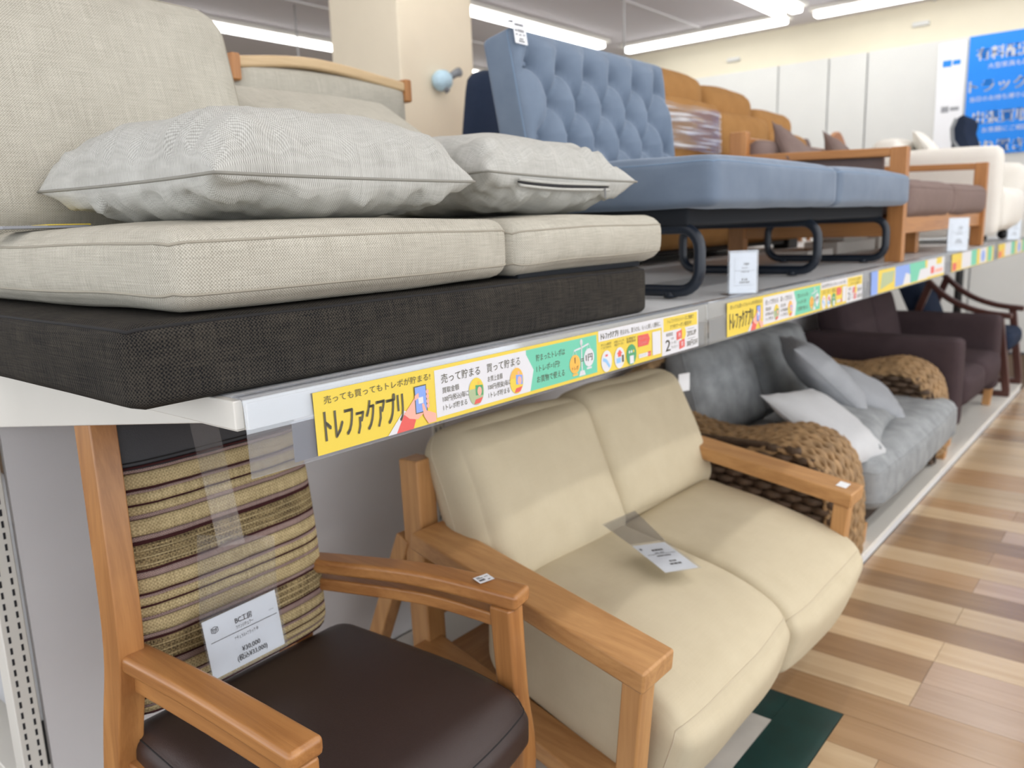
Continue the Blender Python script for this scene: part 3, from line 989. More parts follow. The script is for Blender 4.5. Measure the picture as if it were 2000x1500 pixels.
STRIPS = {}
price_rail(0, 'a', 'nearest price rail, clear plastic with the largest yellow and green printed strip')
price_rail(1, 'a', 'second price rail below the blue sofa bed, same yellow and green print')
price_rail(2, 'b', 'third price rail with a blue, yellow and green print')
price_rail(3, 'c', 'fourth price rail, blurred, below the far mauve sofa arm')
price_rail(4, 'c', 'farthest price rail, at the end of the shelf')

# ================================================================== UPPER SHELF: light grey sofa
I4 = Matrix.Translation
t = thing('grey_sofa', 'light grey woven two-seat sofa on a dark base, nearest on the upper shelf', 'sofa', (-0.4, 0.95, SH))
cushion('base', t, 'cloth_black', (0.78, 1.115, 0.098), (0.02, 0.022, 0.016), I4((-0.422, 0.953, SH + 0.049)), (0.003, 0.003, 0.002), 0.0018, 5, 3, 20, seam='seam_black', lv=(0.95,), label='dark charcoal woven base')


def seat_fn(q, p):
    # crown and a softly drooping front edge
    return q


cushion('seat_cushion', t, 'linen_grey', (0.72, 0.606, 0.100), (0.030, 0.030, 0.030), I4((-0.393, 0.757, SH + 0.154)), (0.012, 0.008, 0.014), 0.004, 5, 11, 22, seam='seam_grey', lv=(0.62, -0.60), seam_r=0.0018)
cushion('seat_cushion', t, 'linen_grey', (0.72, 0.52, 0.096), (0.035, 0.035, 0.034), I4((-0.393, 1.322, SH + 0.154)), (0.012, 0.010, 0.010), 0.005, 6, 17, 22, seam='seam_grey', lv=(0.60, -0.62), seam_r=0.0018)
MB().box((-0.60, 1.10, SH + 0.097), (-0.055, 1.513, SH + 0.108)).build('seat_strap', 'black_cloth', t, bevel=0.003)


def back_matrix(x0, z0, x1, z1, y, thick, h=None):
    """cushion frame: x along Y, y up the recline, z out of the front face; (x0,z0) front foot, (x1,z1) front top"""
    up = V((x1 - x0, 0, z1 - z0)); ln = up.length; up.normalize()
    ax = V((0, 1, 0)); nrm = ax.cross(up)
    c = V((x0, y, z0)) + up * ln / 2 - nrm * thick / 2
    return frame(c, ax, up, nrm), ln


mx, ln = back_matrix(-0.545, 1.265, -0.655, 1.690, 0.655, 0.15)
cushion('back_cushion', t, 'linen_grey', (0.60, ln, 0.15), (0.055, 0.055, 0.045), mx, (0.006, 0.012, 0.02), 0.003, 5, 23, 22, seam='seam_grey', lv=(0.62,), seam_r=0.0022)
mx, ln = back_matrix(-0.43, 1.325, -0.885, 1.602, 1.285, 0.14)
cushion('back_cushion', t, 'linen_grey', (0.55, ln, 0.14), (0.045, 0.045, 0.045), mx, (0.01, 0.01, 0.018), 0.003, 5, 29, 22, seam='seam_grey', lv=(0.62,), seam_r=0.0022)
# yellow price tag in the gap
o = MB().box((-0.52, 0.44, 1.270), (-0.46, 0.56, 1.274)).box((-0.52, 0.50, 1.2735), (-0.46, 0.562, 1.2755), 1).build('price_tag', ['strip_backing', 'print_yellow'], None, at=(-0.5, 0.45, 1.272))
tag(o, 'flat grey and yellow price tag tucked behind the nearest seat cushion', 'tag')

# scatter cushions
mx = I4((-0.320, 0.785, 1.326)) @ Matrix.Rotation(math.radians(3), 4, 'Z')
pillow('throw_pillow', 'large grey woven throw pillow lying flat on the nearest seat cushion', 'pillow', 'linen_pillow', 'seam_pillow', (0.232, 0.250), 0.104, 0.060, mx, 3, 0.07, 0.012, 44, 'throw pillows on the grey sofa', pw=4.6, ex=0.47)
mx = I4((-0.335, 1.335, 1.340)) @ Matrix.Rotation(math.radians(-4), 4, 'Z') @ Matrix.Rotation(math.radians(-1.5), 4, 'X')
p2, P2 = pillow('throw_pillow', 'grey woven throw pillow with an open zipper lying on the far seat cushion', 'pillow', 'linen_pillow', 'seam_pillow', (0.240, 0.225), 0.092, 0.072, mx, 8, 0.09, 0.013, 44, 'throw pillows on the grey sofa', pw=3.2, ex=0.5)
zp, zl = [], []
for k in range(15):
    v = -0.62 + 1.22 * k / 14
    q = P2(0.985, v, -1) + V((0.004, 0, -0.001))
    zp.append(q)
for _ in range(8): zp = [zp[0]] + [(zp[k - 1] + zp[k] * 2 + zp[k + 1]) / 4 for k in range(1, 14)] + [zp[14]]
zp = [q + V((0.004, 0, 0)) for q in zp]
zo = MB().tube(zp, [0.0045 * math.sin(PI * (k + 0.6) / 15.2) + 0.001 for k in range(15)], 8).build('zipper_slit', 'slot_dark', p2, label='dark open zipper')
for dz_ in (0.0045, -0.006): MB().tube([q + V((0.003, 0, dz_)) for q in zp], 0.003, 6).build('zipper_lip', 'linen_pillow', p2)
q = zp[13] + V((0.008, 0, -0.002))
MB().box((q.x - 0.001, q.y - 0.002, q.z - 0.022), (q.x + 0.001, q.y + 0.002, q.z)).build('zipper_pull', 'zip_metal', p2, bevel=0.0008)

# ------------------------------------------------------------------ blue tufted sofa bed
bs = thing('blue_sofa_bed', 'blue velvet sofa bed with a button-tufted backrest and black tube legs', 'sofa bed', (-0.35, 2.57, SH))
YA, YM, YB = 1.735, 2.575, 3.405


def seat_half(a, b, seed, nseams):
    w = b - a
    mat = I4((-0.29, (a + b) / 2, 1.335))

    def fn(q, p):
        if p[2] > 0.5:
            e = (1 - p[0] ** 2) * (1 - p[1] ** 2)
            q.z += 0.022 * max(0, e) ** 0.6
            for (u, v) in ((-0.5, -0.5), (0.45, -0.5), (-0.05, 0.0), (-0.5, 0.5), (0.45, 0.5)):
                d2 = ((p[0] - u) * 0.30) ** 2 + ((p[1] - v) * w / 2) ** 2
                q.z -= 0.022 * math.exp(-d2 / 0.0025)
        return q
    vs, fs, pos = soft((0.60, w, 0.115), (0.03, 0.026, 0.022), (0.006, 0.003, 0.004), 34, 0.003, 6, seed, fn, mat)
    o = MB().add(vs, fs, 0, True, pos.uv).build('seat_mattress', 'velvet_blue', bs)
    MB().tube(seam_loop(pos, 2, 0.82, 24), 0.0016, 6, True).build('seam', 'seam_blue', o)
    return o


seat_half(YA, YM - 0.002, 5, 1)
seat_half(YM + 0.002, YB, 6, 1)

# tufted backrest: front grid with buttons and folds
rows = [0.745, 0.515, 0.285, 0.055]
btn = []
WB = 0.815; HB = 0.43
for r, vv in enumerate(rows):
    n = 6 if r % 2 == 0 else 5
    for k in range(n):
        u = (k + 0.5 + (0 if n == 6 else 0.5)) / 6
        btn.append((u * WB, vv * HB, r))
folds = []
for a in btn:
    for b in btn:
        if b[2] == a[2] + 1 and abs(abs(a[0] - b[0]) - WB / 12) < 0.01: folds.append((a, b))
for a in btn:
    if a[2] == 0: folds.append((a, (a[0] + 0.015, HB * 1.0, -1)))
    if a[2] % 2 == 0 and (a[0] < WB / 6 or a[0] > WB * 5 / 6): folds.append((a, (0 if a[0] < WB / 2 else WB, a[1] - 0.05, 9)))


def segd(x, y, a, b):
    dx, dy = b[0] - a[0], b[1] - a[1]
    t_ = max(0, min(1, ((x - a[0]) * dx + (y - a[1]) * dy) / (dx * dx + dy * dy)))
    return math.hypot(x - a[0] - t_ * dx, y - a[1] - t_ * dy), t_


def tuft_fn(q, p):
    if p[2] > 0.9:
        x = q.x + WB / 2; y = q.y + HB / 2
        e = min(1, min(x, WB - x, y + 0.05, HB - y) / 0.05); e = max(0, e)
        dmin = min(math.hypot(x - b[0], y - b[1]) for b in btn)
        f = 9
        for a, b in folds:
            d, _ = segd(x, y, a, b)
            f = min(f, d)
        z = 0.034 * (1 - math.exp(-(f / 0.036) ** 1.1)) + 0.004 * (1 - math.exp(-f / 0.006))
        z -= 0.042 * math.exp(-(dmin / 0.013)) + 0.010 * math.exp(-(dmin / 0.042) ** 2)
        z += 0.0016 * noise.noise(V((x * 16, y * 16, 2)))
        q.z += e * (z - 0.006)
    return q


mx, ln = back_matrix(-0.515, 1.372, -0.592, 1.77, (YA + YM) / 2 + 0.005, 0.105)
HB = ln
vs, fs, pos = soft((WB, ln, 0.105), (0.022, 0.022, 0.018), (0.0, 0.004, 0.0), 96, 0.0, 6, 3, tuft_fn, mx)
o = MB().add(vs, fs, 0, True, pos.uv).build('backrest', 'velvet_blue', bs, label='raised button-tufted backrest')
MB().tube(seam_loop(pos, 2, 0.80, 24), 0.0014, 6, True).build('seam', 'seam_blue', o)
mb = MB()
for b in btn:
    c = mx @ V((b[0] - WB / 2, b[1] - ln / 2, 0.105 / 2 - 0.028))
    vs, fs, _ = soft((0.016, 0.016, 0.010), 0.005, n=4, mat=mx @ I4((b[0] - WB / 2, b[1] - ln / 2, 0.105 / 2 - 0.026)))
    MB().add(vs, fs, 0, True).build('button', 'velvet_blue', o)
# folded-down second half of the backrest
vs, fs, pos = soft((0.34, YB - YM - 0.01, 0.10), (0.03, 0.03, 0.03), (0.004, 0.004, 0.012), 14, 0.003, 6, 12, None, I4((-0.775, (YM + YB) / 2, 1.325)))
MB().add(vs, fs, 0, True).build('lowered_backrest', 'velvet_blue', bs)
MB().box((-0.58, YA + 0.03, 1.236), (-0.075, YB - 0.03, 1.281)).build('base_panel', 'black_cloth', bs, bevel=0.008)
for y in (1.785, 2.592, 3.345):
    pts = []
    xf, xr, zt, zb, rr = -0.052, -0.52, 1.232, 1.080, 0.052
    for k in range(7):
        a = PI / 2 - k / 6 * PI / 2
        pts.append((xf - rr + rr * math.cos(a), y, zt - rr + rr * math.sin(a)))
    for k in range(7):
        a = -k / 6 * PI / 2
        pts.append((xf - rr + rr * math.cos(a), y, zb + rr + rr * math.sin(a)))
    for k in range(7):
        a = -PI / 2 - k / 6 * PI / 2
        pts.append((xr + rr + rr * math.cos(a), y, zb + rr + rr * math.sin(a)))
    for k in range(7):
        a = PI - k / 6 * PI / 2
        pts.append((xr + rr + rr * math.cos(a), y, zt - rr + rr * math.sin(a)))
    lg = MB().tube(pts, 0.0145, 12, True).build('leg_loop', 'black_tube', bs)
    for x in (-0.13, -0.45):
        MB().tube([(x, y, zb - 0.0165), (x, y, zb - 0.002)], 0.017, 10).build('glide', 'black_tube', lg)
# white price label stapled over its corner
q = mx @ V((-WB / 2 + 0.005, ln / 2 + 0.002, 0.054))
F = frame(mx @ V((-WB / 2 - 0.004, ln / 2 - 0.052, 0.068)), (0, 1, 0), (-0.16, 0, 0.987), (0.987, 0, 0.16))
tg = thing('price_label', 'small white printed price label on the top corner of the blue backrest', 'label', F @ V((0.02, 0, 0)))
g = MB()
rect(g, F, 0.0, 0.0, 0.052, 0.060, 0); g.add([F @ V(v) for v in ((0, 0.060, 0), (0.052, 0.060, 0), (0.052, 0.066, -0.03), (0, 0.066, -0.03))], [(0, 1, 2, 3)])
pl = g.build('card', 'paper', tg)
g = MB()
T = F @ I4((0, 0, 0.0006))
for k in range(12):
    rect(g, T, 0.008 + k * 0.003, 0.046, 0.0095 + k * 0.003, 0.052, 0)
for k in range(14):
    rect(g, T, 0.016 + k * 0.002, 0.030, 0.0168 + k * 0.002, 0.038, 0)
for (x0, y0, x1, y1) in ((0.006, 0.031, 0.012, 0.035), (0.006, 0.022, 0.014, 0.025), (0.020, 0.022, 0.030, 0.0245), (0.036, 0.023, 0.046, 0.0255), (0.018, 0.011, 0.036, 0.014), (0.014, 0.005, 0.040, 0.008), (0.004, 0.0185, 0.048, 0.0190)):
    rect(g, T, x0, y0, x1, y1, 0)
g.build('print', 'ink', pl)

# ------------------------------------------------------------------ wood-framed sofa standing behind (other side of the shelf)
t = thing('wooden_frame_sofa', 'back of a pale wood framed sofa behind the grey sofa', 'sofa', (-1.35, 1.4, SH))
MB().sweep(bez([(-1.10, 1.245, 1.688), (-1.10, 1.50, 1.712), (-1.10, 1.83, 1.684)], 6), 0.05, 0.030).build('top_rail', 'ash_y', t, bevel=0.008, seg=3)
for y in (1.238, 1.838):
    MB().box((-1.13, y - 0.014, 1.640), (-1.07, y + 0.014, 1.708)).build('rail_end', 'teak_z', t, bevel=0.006)
for y in (1.30, 1.72):
    MB().sweep([(-1.15, y, SH), (-1.13, y, 1.66)], 0.045, 0.04, (1, 0, 0)).build('post', 'teak_z', t, bevel=0.01)
    MB().sweep([(-1.72, y, SH), (-1.72, y, 1.38)], 0.045, 0.045, (1, 0, 0)).build('post', 'teak_z', t, bevel=0.01)
    MB().box((-1.74, y - 0.025, 1.37), (-1.13, y + 0.025, 1.40)).build('arm', 'teak_x', t, bevel=0.008)
vs, fs, _ = soft((0.06, 0.58, 0.42), 0.02, (0.004, 0.01, 0.01), 8, mat=I4((-1.105, 1.54, 1.475)))
MB().add(vs, fs, 0, True).build('back_cushion', 'linen_grey', t)
vs, fs, _ = soft((0.60, 0.60, 0.14), 0.03, (0.01, 0.01, 0.01), 8, mat=I4((-1.45, 1.46, 1.27)))
MB().add(vs, fs, 0, True).build('seat_cushion', 'linen_grey', t)
MB().box((-1.75, 1.15, 1.15), (-1.11, 1.77, 1.20)).build('seat_frame', 'teak_y', t, bevel=0.008)

# navy chair peeping out behind the blue backrest
t = thing('navy_chair', 'dark navy upholstered chair back just behind the blue backrest', 'chair', (-1.35, 2.63, SH))
vs, fs, _ = soft((0.12, 0.40, 0.40), 0.05, (0.01, 0.01, 0.02), 8, mat=I4((-1.36, 2.63, 1.64)) @ Matrix.Rotation(0.16, 4, 'Y'))
MB().add(vs, fs, 0, True).build('backrest', 'cloth_navy', t)
vs, fs, _ = soft((0.46, 0.40, 0.10), 0.03, (0.0, 0.0, 0.01), 8, mat=I4((-1.58, 2.63, 1.46)))
MB().add(vs, fs, 0, True).build('seat', 'cloth_navy', t)
for x in (-1.76, -1.38):
    for y in (2.46, 2.80):
        MB().sweep([(x, y, SH), (x, y, 1.42)], 0.03, 0.03, (1, 0, 0)).build('leg', 'rosewood_z', t)

# ------------------------------------------------------------------ caramel reclining sofa, seen from behind
t = thing('caramel_sofa', 'caramel suede three-seat recliner sofa behind the blue sofa bed', 'sofa', (-1.3, 4.2, SH))
ys = [3.02, 3.86, 4.46, 5.05]
xb = -0.985
for k in range(3):
    a, b = ys[k] + 0.006, ys[k + 1] - 0.006
    top = (1.80, 1.775, 1.72)[k]
    mxx = I4((xb - 0.075, (a + b) / 2, (1.20 + top) / 2)) @ Matrix.Rotation(0.05, 4, 'Y')
    cushion('back_panel', t, 'suede_caramel', (0.15, b - a, top - 1.20), (0.05, 0.03, 0.06), mxx, (0.03, 0.004, 0.01), 0.006, 5, 40 + k, 12)
    mxx = I4((xb - 0.165, (a + b) / 2, top + 0.035 + 0.01 * (k < 2)))
    cushion('headrest', t, 'suede_caramel', (0.18, b - a - 0.03, 0.19), (0.07, 0.06, 0.07), mxx, (0.01, 0.0, 0.012), 0.006, 5, 50 + k, 10)
    cushion('seat_cushion', t, 'suede_caramel', (0.55, b - a, 0.18), (0.05, 0.03, 0.05), I4((xb - 0.46, (a + b) / 2, 1.40)), (0.01, 0.0, 0.02), 0.005, 5, 60 + k, 8)
MB().box((xb - 0.72, 2.98, 1.115), (xb - 0.01, 5.08, 1.31)).build('lower_body', 'suede_caramel', t, bevel=0.03)
for y in (2.98, 5.08):
    cushion('arm', t, 'suede_caramel', (0.68, 0.15, 0.42), (0.05, 0.05, 0.06), I4((xb - 0.38, y + (0.04 if y > 4 else -0.04), 1.36)), (0.01, 0.01, 0.02), 0.004, 5, 8, 8)
for y in (3.1, 5.0):
    for x in (-1.08, -1.62):
        MB().box((x - 0.05, y - 0.08, SH), (x + 0.05, y + 0.08, 1.12)).build('foot', 'caster_black', t, bevel=0.006)
MB().box((-1.66, 3.25, SH + 0.03), (-1.03, 4.85, 1.116)).build('mechanism', 'caster_black', t, bevel=0.01)
# stretch film round the left panel
mb = MB()
n = 12
for j in range(n + 1):
    for i in range(n + 1):
        y = 3.03 + 0.81 * i / n; z = 1.56 + 0.20 * j / n
        mb.v.append((xb + 0.052 - 0.03 * abs(i / n * 2 - 1) ** 4 - 0.05 * (z - 1.52) + 0.003 * noise.noise(V((y * 3, z * 60, 1))), y, z + 0.012 * noise.noise(V((y * 4, 3, j)))))
for j in range(n):
    for i in range(n):
        a = j * (n + 1) + i
        mb.f.append((a, a + 1, a + n + 2, a + n + 1)); mb.m.append(0); mb.s.append(True)
mb.build('stretch_film', 'clear_wrap', t, label='clear plastic stretch film wrapped round the left panel')

# ------------------------------------------------------------------ mauve sofa with wooden arms
ms = thing('mauve_sofa', 'wooden armed two-seat sofa with mauve-grey cushions at the far end of the upper shelf', 'sofa', (-0.35, 4.26, SH))
for y, nm in ((3.445, 'near'), (5.06, 'far')):
    h = 0.024
    MB().box((-0.075, y - h, SH), (-0.012, y + h, 1.50)).build('front_leg', 'teak_z', ms, bevel=0.004)
    MB().box((-0.735, y - h, SH), (-0.66, y + h, 1.615)).build('rear_leg', 'teak_z', ms, bevel=0.004)
    MB().sweep([(-0.67, y, 1.500), (-0.075, y, 1.482)], 0.05, 0.034).build('arm_rail', 'teak_x', ms, bevel=0.005)
    MB().box((-0.67, y - 0.014, 1.160), (-0.07, y + 0.014, 1.228)).build('side_rail', 'teak_x', ms, bevel=0.004)
MB().box((-0.062, 3.47, 1.168), (-0.030, 5.04, 1.265)).build('front_rail', 'teak_y', ms, bevel=0.004)
MB().box((-0.20, 4.22, SH), (-0.15, 4.28, 1.20)).build('middle_leg', 'teak_z', ms, bevel=0.004)
MB().box((-0.73, 3.47, 1.50), (-0.69, 5.04, 1.60)).build('back_rail', 'teak_y', ms, bevel=0.01)
MB().box((-0.66, 3.47, 1.20), (-0.06, 5.04, 1.235)).build('seat_deck', 'teak_y', ms)
for a, b, s in ((3.475, 4.25, 1), (4.255, 5.035, 2)):
    cushion('seat_cushion', ms, 'cloth_mauve', (0.66, b - a, 0.15), (0.04, 0.03, 0.05), I4((-0.335, (a + b) / 2, 1.305)), (0.012, 0.004, 0.012), 0.004, 5, 70 + s, 12, seam='cloth_mauve', lv=(0.6,))
    mxx, ln = back_matrix(-0.50, 1.36, -0.62, 1.60, (a + b) / 2, 0.12)
    cushion('back_cushion', ms, 'cloth_mauve', (b - a, ln, 0.12), (0.05, 0.05, 0.05), mxx, (0.0, 0.01, 0.02), 0.004, 5, 80 + s, 10)
cushion('arm_pad', ms, 'cloth_mauve', (0.50, 0.03, 0.13), (0.01, 0.01, 0.02), I4((-0.36, 3.485, 1.425)), (0, 0.004, 0), 0, 5, 1, 6)


def lean(c, yaw, tilt, roll=0.0):
    return I4(c) @ Matrix.Rotation(yaw, 4, 'Z') @ Matrix.Rotation(tilt, 4, 'Y') @ Matrix.Rotation(roll, 4, 'Z')


pillow('throw_pillow', 'mauve throw pillow with a raised corner, behind the wooden arm of the far sofa', 'pillow', 'cloth_mauve', 'cloth_mauve', (0.20, 0.22), 0.06, 0.06, lean((-0.50, 3.70, 1.450), 0.2, 0.95, 0.55), 4, 0.1, 0.008, 18, 'mauve throw pillows', at=(-0.44, 3.70, 1.40))
pillow('throw_pillow', 'second mauve throw pillow, farther along the wooden armed sofa', 'pillow', 'cloth_mauve', 'cloth_mauve', (0.20, 0.22), 0.06, 0.06, lean((-0.50, 4.36, 1.455), 0.2, 0.95, 0.5), 9, 0.1, 0.008, 18, 'mauve throw pillows', at=(-0.44, 4.36, 1.40))

# white flat packs lying on the shelf behind
for k, (x, y, w, d, z, h, lb) in enumerate(((-0.55, 3.86, 0.16, 0.34, SH, 0.035, 'lowest white flat pack under the mauve sofa, left'),
                                            (-0.56, 4.42, 0.17, 0.62, SH, 0.06, 'long white flat pack under the middle of the mauve sofa'),
                                            (-0.56, 4.44, 0.15, 0.40, SH + 0.06, 0.04, 'short white pack lying on the long white flat pack'),
                                            (-0.56, 4.94, 0.15, 0.20, SH, 0.07, 'small white pack beside the far leg of the mauve sofa'))):
    o = MB().box((x - w / 2, y - d / 2, z), (x + w / 2, y + d / 2, z + h)).build('flat_pack', 'cloth_white', None, bevel=0.006, at=(x, y, z))
    tag(o, lb, 'box', 'white flat packs')

# white armchair with casters
t = thing('white_armchair', 'white upholstered armchair with a high side beyond the mauve sofa', 'armchair', (-0.35, 5.75, SH))
cushion('side_panel', t, 'cloth_white', (0.74, 0.13, 0.50), (0.05, 0.05, 0.05), I4((-0.37, 5.42, 1.355)), (0.005, 0.006, 0.01), 0.003, 4, 3, 10)
cushion('side_panel', t, 'cloth_white', (0.74, 0.13, 0.42), (0.05, 0.05, 0.05), I4((-0.37, 6.22, 1.33)), (0.005, 0.006, 0.01), 0.003, 4, 4, 10)
cushion('seat', t, 'cloth_white', (0.74, 0.66, 0.25), (0.06, 0.04, 0.06), I4((-0.345, 5.82, 1.255)), (0.02, 0.0, 0.02), 0.003, 4, 5, 10)
cushion('back', t, 'cloth_white', (0.18, 0.66, 0.52), (0.06, 0.05, 0.07), I4((-0.66, 5.82, 1.44)), (0.02, 0.0, 0.02), 0.003, 4, 6, 10)
for x in (-0.09, -0.66):
    for y in (5.45, 6.18):
        MB().tube([(x, y - 0.02, SH + 0.03), (x, y + 0.02, SH + 0.03)], 0.03, 12).box((x - 0.012, y - 0.012, SH + 0.03), (x + 0.012, y + 0.012, 1.14)).build('caster', 'caster_black', t)
pillow('throw_pillow', 'white pillow lying on top of the white armchair seat back', 'pillow', 'cloth_white', 'cloth_white', (0.16, 0.22), 0.05, 0.05, lean((-0.47, 5.80, 1.62), 0.2, 0.9), 4, 0.1, 0.006, 14, at=(-0.47, 5.80, 1.5))

# office chair and wooden crest chairs on the other side
t = thing('office_chair', 'black mesh office chair with a grey edge beside the blue poster', 'office chair', (-1.1, 7.3, 0))
pf = [(-0.60, 1.74), (-0.61, 1.85), (-0.575, 1.93), (-0.53, 1.955), (-0.505, 1.90), (-0.515, 1.84), (-0.48, 1.74), (-0.44, 1.66), (-0.5, 1.60), (-0.6, 1.62)]
bx = MB().prism([(x, 7.0, z) for x, z in pf], (0, 0.45, 0)).build('backrest', 'cloth_navy', t, bevel=0.01)
MB().tube([(-0.575, 6.995, 1.93), (-0.60, 6.995, 1.86), (-0.59, 6.995, 1.77), (-0.54, 6.995, 1.70), (-0.48, 6.995, 1.64)], 0.014, 8).build('grey_edge', 'mesh_grey', t)
MB().box((-0.75, 7.0, 1.52), (-0.30, 7.45, 1.60)).build('seat', 'cloth_navy', t, bevel=0.02)
MB().tube([(-0.52, 7.22, 0.02), (-0.52, 7.22, 1.53)], 0.03, 10).build('gas_lift', 'caster_black', t)
for k in range(5):
    a = k * 2 * PI / 5
    MB().sweep([(-0.52, 7.22, 0.12), (-0.52 + 0.3 * math.cos(a), 7.22 + 0.3 * math.sin(a), 0.06)], 0.04, 0.03).build('base_arm', 'caster_black', t)
    MB().tube([(-0.52 + 0.3 * math.cos(a), 7.2 + 0.3 * math.sin(a), 0.03), (-0.52 + 0.3 * math.cos(a), 7.24 + 0.3 * math.sin(a), 0.03)], 0.03, 10).build('caster', 'caster_black', t)
for (x, y, lb, w) in ((-1.12, 6.05, 'chair with a rounded caramel wooden crest rail behind the mauve sofa', 0.30), (-1.45, 6.35, 'small dark cushion-backed chair behind the mauve sofa arm', 0.2)):
    t = thing('dining_chair', lb, 'chair', (x, y, SH), None)
    n = 9
    pts = [(x - 0.02, y - w / 2 + w * k / (n - 1), 1.72 + 0.075 * math.sin(PI * k / (n - 1))) for k in range(n)]
    MB().sweep(pts, 0.035, 0.07).build('crest_rail', 'teak_y' if w > 0.25 else 'cloth_mauve', t, bevel=0.012)
    MB().box((x - 0.40, y - w / 2 - 0.04, 1.44), (x, y + w / 2 + 0.04, 1.50)).build('seat', 'teak_x', t, bevel=0.01)
    for yy in (y - w / 2 + 0.01, y + w / 2 - 0.01):
        MB().sweep([(x, yy, SH), (x - 0.02, yy, 1.74)], 0.03, 0.03, (1, 0, 0)).build('rear_post', 'teak_z', t, bevel=0.006)
        MB().sweep([(x - 0.38, yy, SH), (x - 0.38, yy, 1.45)], 0.03, 0.03, (1, 0, 0)).build('front_leg', 'teak_z', t, bevel=0.006)


# ================================================================== acrylic price stands on the shelf edge
def card_print(F, w, h, parent, rows, extra=None):
    g = MB()
    T = F @ I4((0, 0, 0.0008))
    for (x0, y0, x1, y1) in rows:
        rect(g, T, x0 * w, y0 * h, x1 * w, y1 * h, 0)
    if extra: extra(g, T)
    return g.build('print', 'ink', parent)


ROWS = [(0.16, 0.56, 0.95, 0.568), (0.16, 0.2, 0.168, 0.9), (0.16, 0.20, 0.9, 0.207),
        (0.52, 0.70, 0.57, 0.75), (0.58, 0.69, 0.66, 0.75), (0.67, 0.70, 0.71, 0.75),
        (0.44, 0.62, 0.52, 0.64), (0.54, 0.62, 0.60, 0.64), (0.62, 0.62, 0.66, 0.64),
        (0.42, 0.52, 0.52, 0.545), (0.53, 0.52, 0.60, 0.545), (0.62, 0.52, 0.72, 0.545),
        (0.44, 0.32, 0.50, 0.37), (0.52, 0.32, 0.56, 0.37), (0.58, 0.32, 0.66, 0.37),
        (0.36, 0.25, 0.40, 0.30), (0.42, 0.25, 0.50, 0.30), (0.52, 0.25, 0.58, 0.30), (0.60, 0.25, 0.68, 0.30), (0.70, 0.25, 0.74, 0.30)]
for (x, y, w, h, dirn, lb) in ((-0.034, 1.915, 0.074, 0.102, (0.58, 0.815, 0), 'white price card in a clear acrylic stand before the blue sofa bed'),
                               (-0.03, 4.30, 0.11, 0.15, (0.60, 0.80, 0), 'white price card leaning at the shelf edge below the mauve sofa'),
                               (-0.02, 5.90, 0.09, 0.12, (0.60, 0.80, 0), 'small white price card at the shelf edge below the white armchair')):
    dx = V(dirn).normalized(); nz = dx.cross(V((0, 0, 1)))
    F = frame((x, y, SH + 0.003), dx, (0, 0, 1), nz)
    t = thing('price_stand', lb, 'price card', (x, y, SH), 'price cards standing on the shelf edge')
    g = MB(); rect(g, F, 0, 0, w, h, 0)
    F2 = F @ I4((0, 0, -0.0015))
    g.add([F2 @ V(v) for v in ((0, 0, 0), (w, 0, 0), (w, h, 0), (0, h, 0))], [(3, 2, 1, 0)])
    pc = g.build('card', 'paper', t)
    card_print(F, w, h, pc, ROWS)
    g = MB()
    P = [(-0.004, 0.0, 0.003), (w + 0.004, 0.0, 0.003), (w + 0.004, h + 0.006, 0.003), (-0.004, h + 0.006, 0.003)]
    g.prism([F @ V(p) for p in P], nz * -0.001)
    P = [(-0.004, 0.0, -0.004), (w + 0.004, 0.0, -0.004), (w + 0.004, h + 0.006, -0.004), (-0.004, h + 0.006, -0.004)]
    g.prism([F @ V(p) for p in P], nz * -0.001)
    P = [(-0.004, -0.0028, -0.045), (w + 0.016, -0.0028, -0.045), (w + 0.016, -0.0028, 0.012), (-0.014, -0.0028, 0.012)]
    g.prism([F @ V(p) for p in P], (0, 0, 0.0015))
    g.build('acrylic_holder', 'clear_plastic', t)

# ================================================================== LOWER DECK: armchair with striped back
ch = thing('striped_armchair', 'wooden armchair with a striped backrest and dark brown leather seat, nearest on the deck', 'armchair', (-0.2, 0.78, DK))


# near arm / far arm
pts = bez([(-0.425, 0.515, 0.588), (-0.2, 0.526, 0.592), (0.030, 0.534, 0.588)], 5)
MB().sweep(pts, lin(0.052, 0.058, len(pts)), 0.030).build('arm', 'alder_x', ch, bevel=0.009, seg=3)
pts = bez([(-0.40, 0.520, 0.552), (-0.2, 0.530, 0.552), (0.0, 0.536, 0.552)], 5)
MB().sweep(pts, 0.026, 0.040).build('arm_apron', 'alder_x', ch, bevel=0.004)
pts = bez([(-0.52, 0.895, 0.592), (-0.40, 0.935, 0.597), (-0.22, 1.000, 0.597), (-0.022, 1.045, 0.588)], 5)
MB().sweep(pts, lin(0.046, 0.060, len(pts)), lin(0.028, 0.032, len(pts))).build('arm', 'alder_x', ch, bevel=0.009, seg=3)
pts = bez([(-0.51, 0.90, 0.550), (-0.40, 0.94, 0.553), (-0.22, 1.003, 0.551), (-0.06, 1.035, 0.540)], 5)
MB().sweep(pts, 0.030, 0.026).build('arm_apron', 'alder_x', ch, bevel=0.005)
# front legs
MB().sweep(bez([(0.004, 0.535, 0.575), (0.006, 0.535, 0.40), (0.0, 0.535, DK)], 4), lin(0.040, 0.034, 9), lin(0.046, 0.036, 9), (1, 0, 0)).build('leg', 'alder_z', ch, bevel=0.006)
MB().sweep(bez([(-0.052, 1.030, 0.575), (-0.044, 1.033, 0.40), (-0.030, 1.036, 0.28), (-0.044, 1.036, DK)], 4), lin(0.042, 0.036, 13), lin(0.050, 0.038, 13), (1, 0, 0)).build('leg', 'alder_z', ch, bevel=0.006)
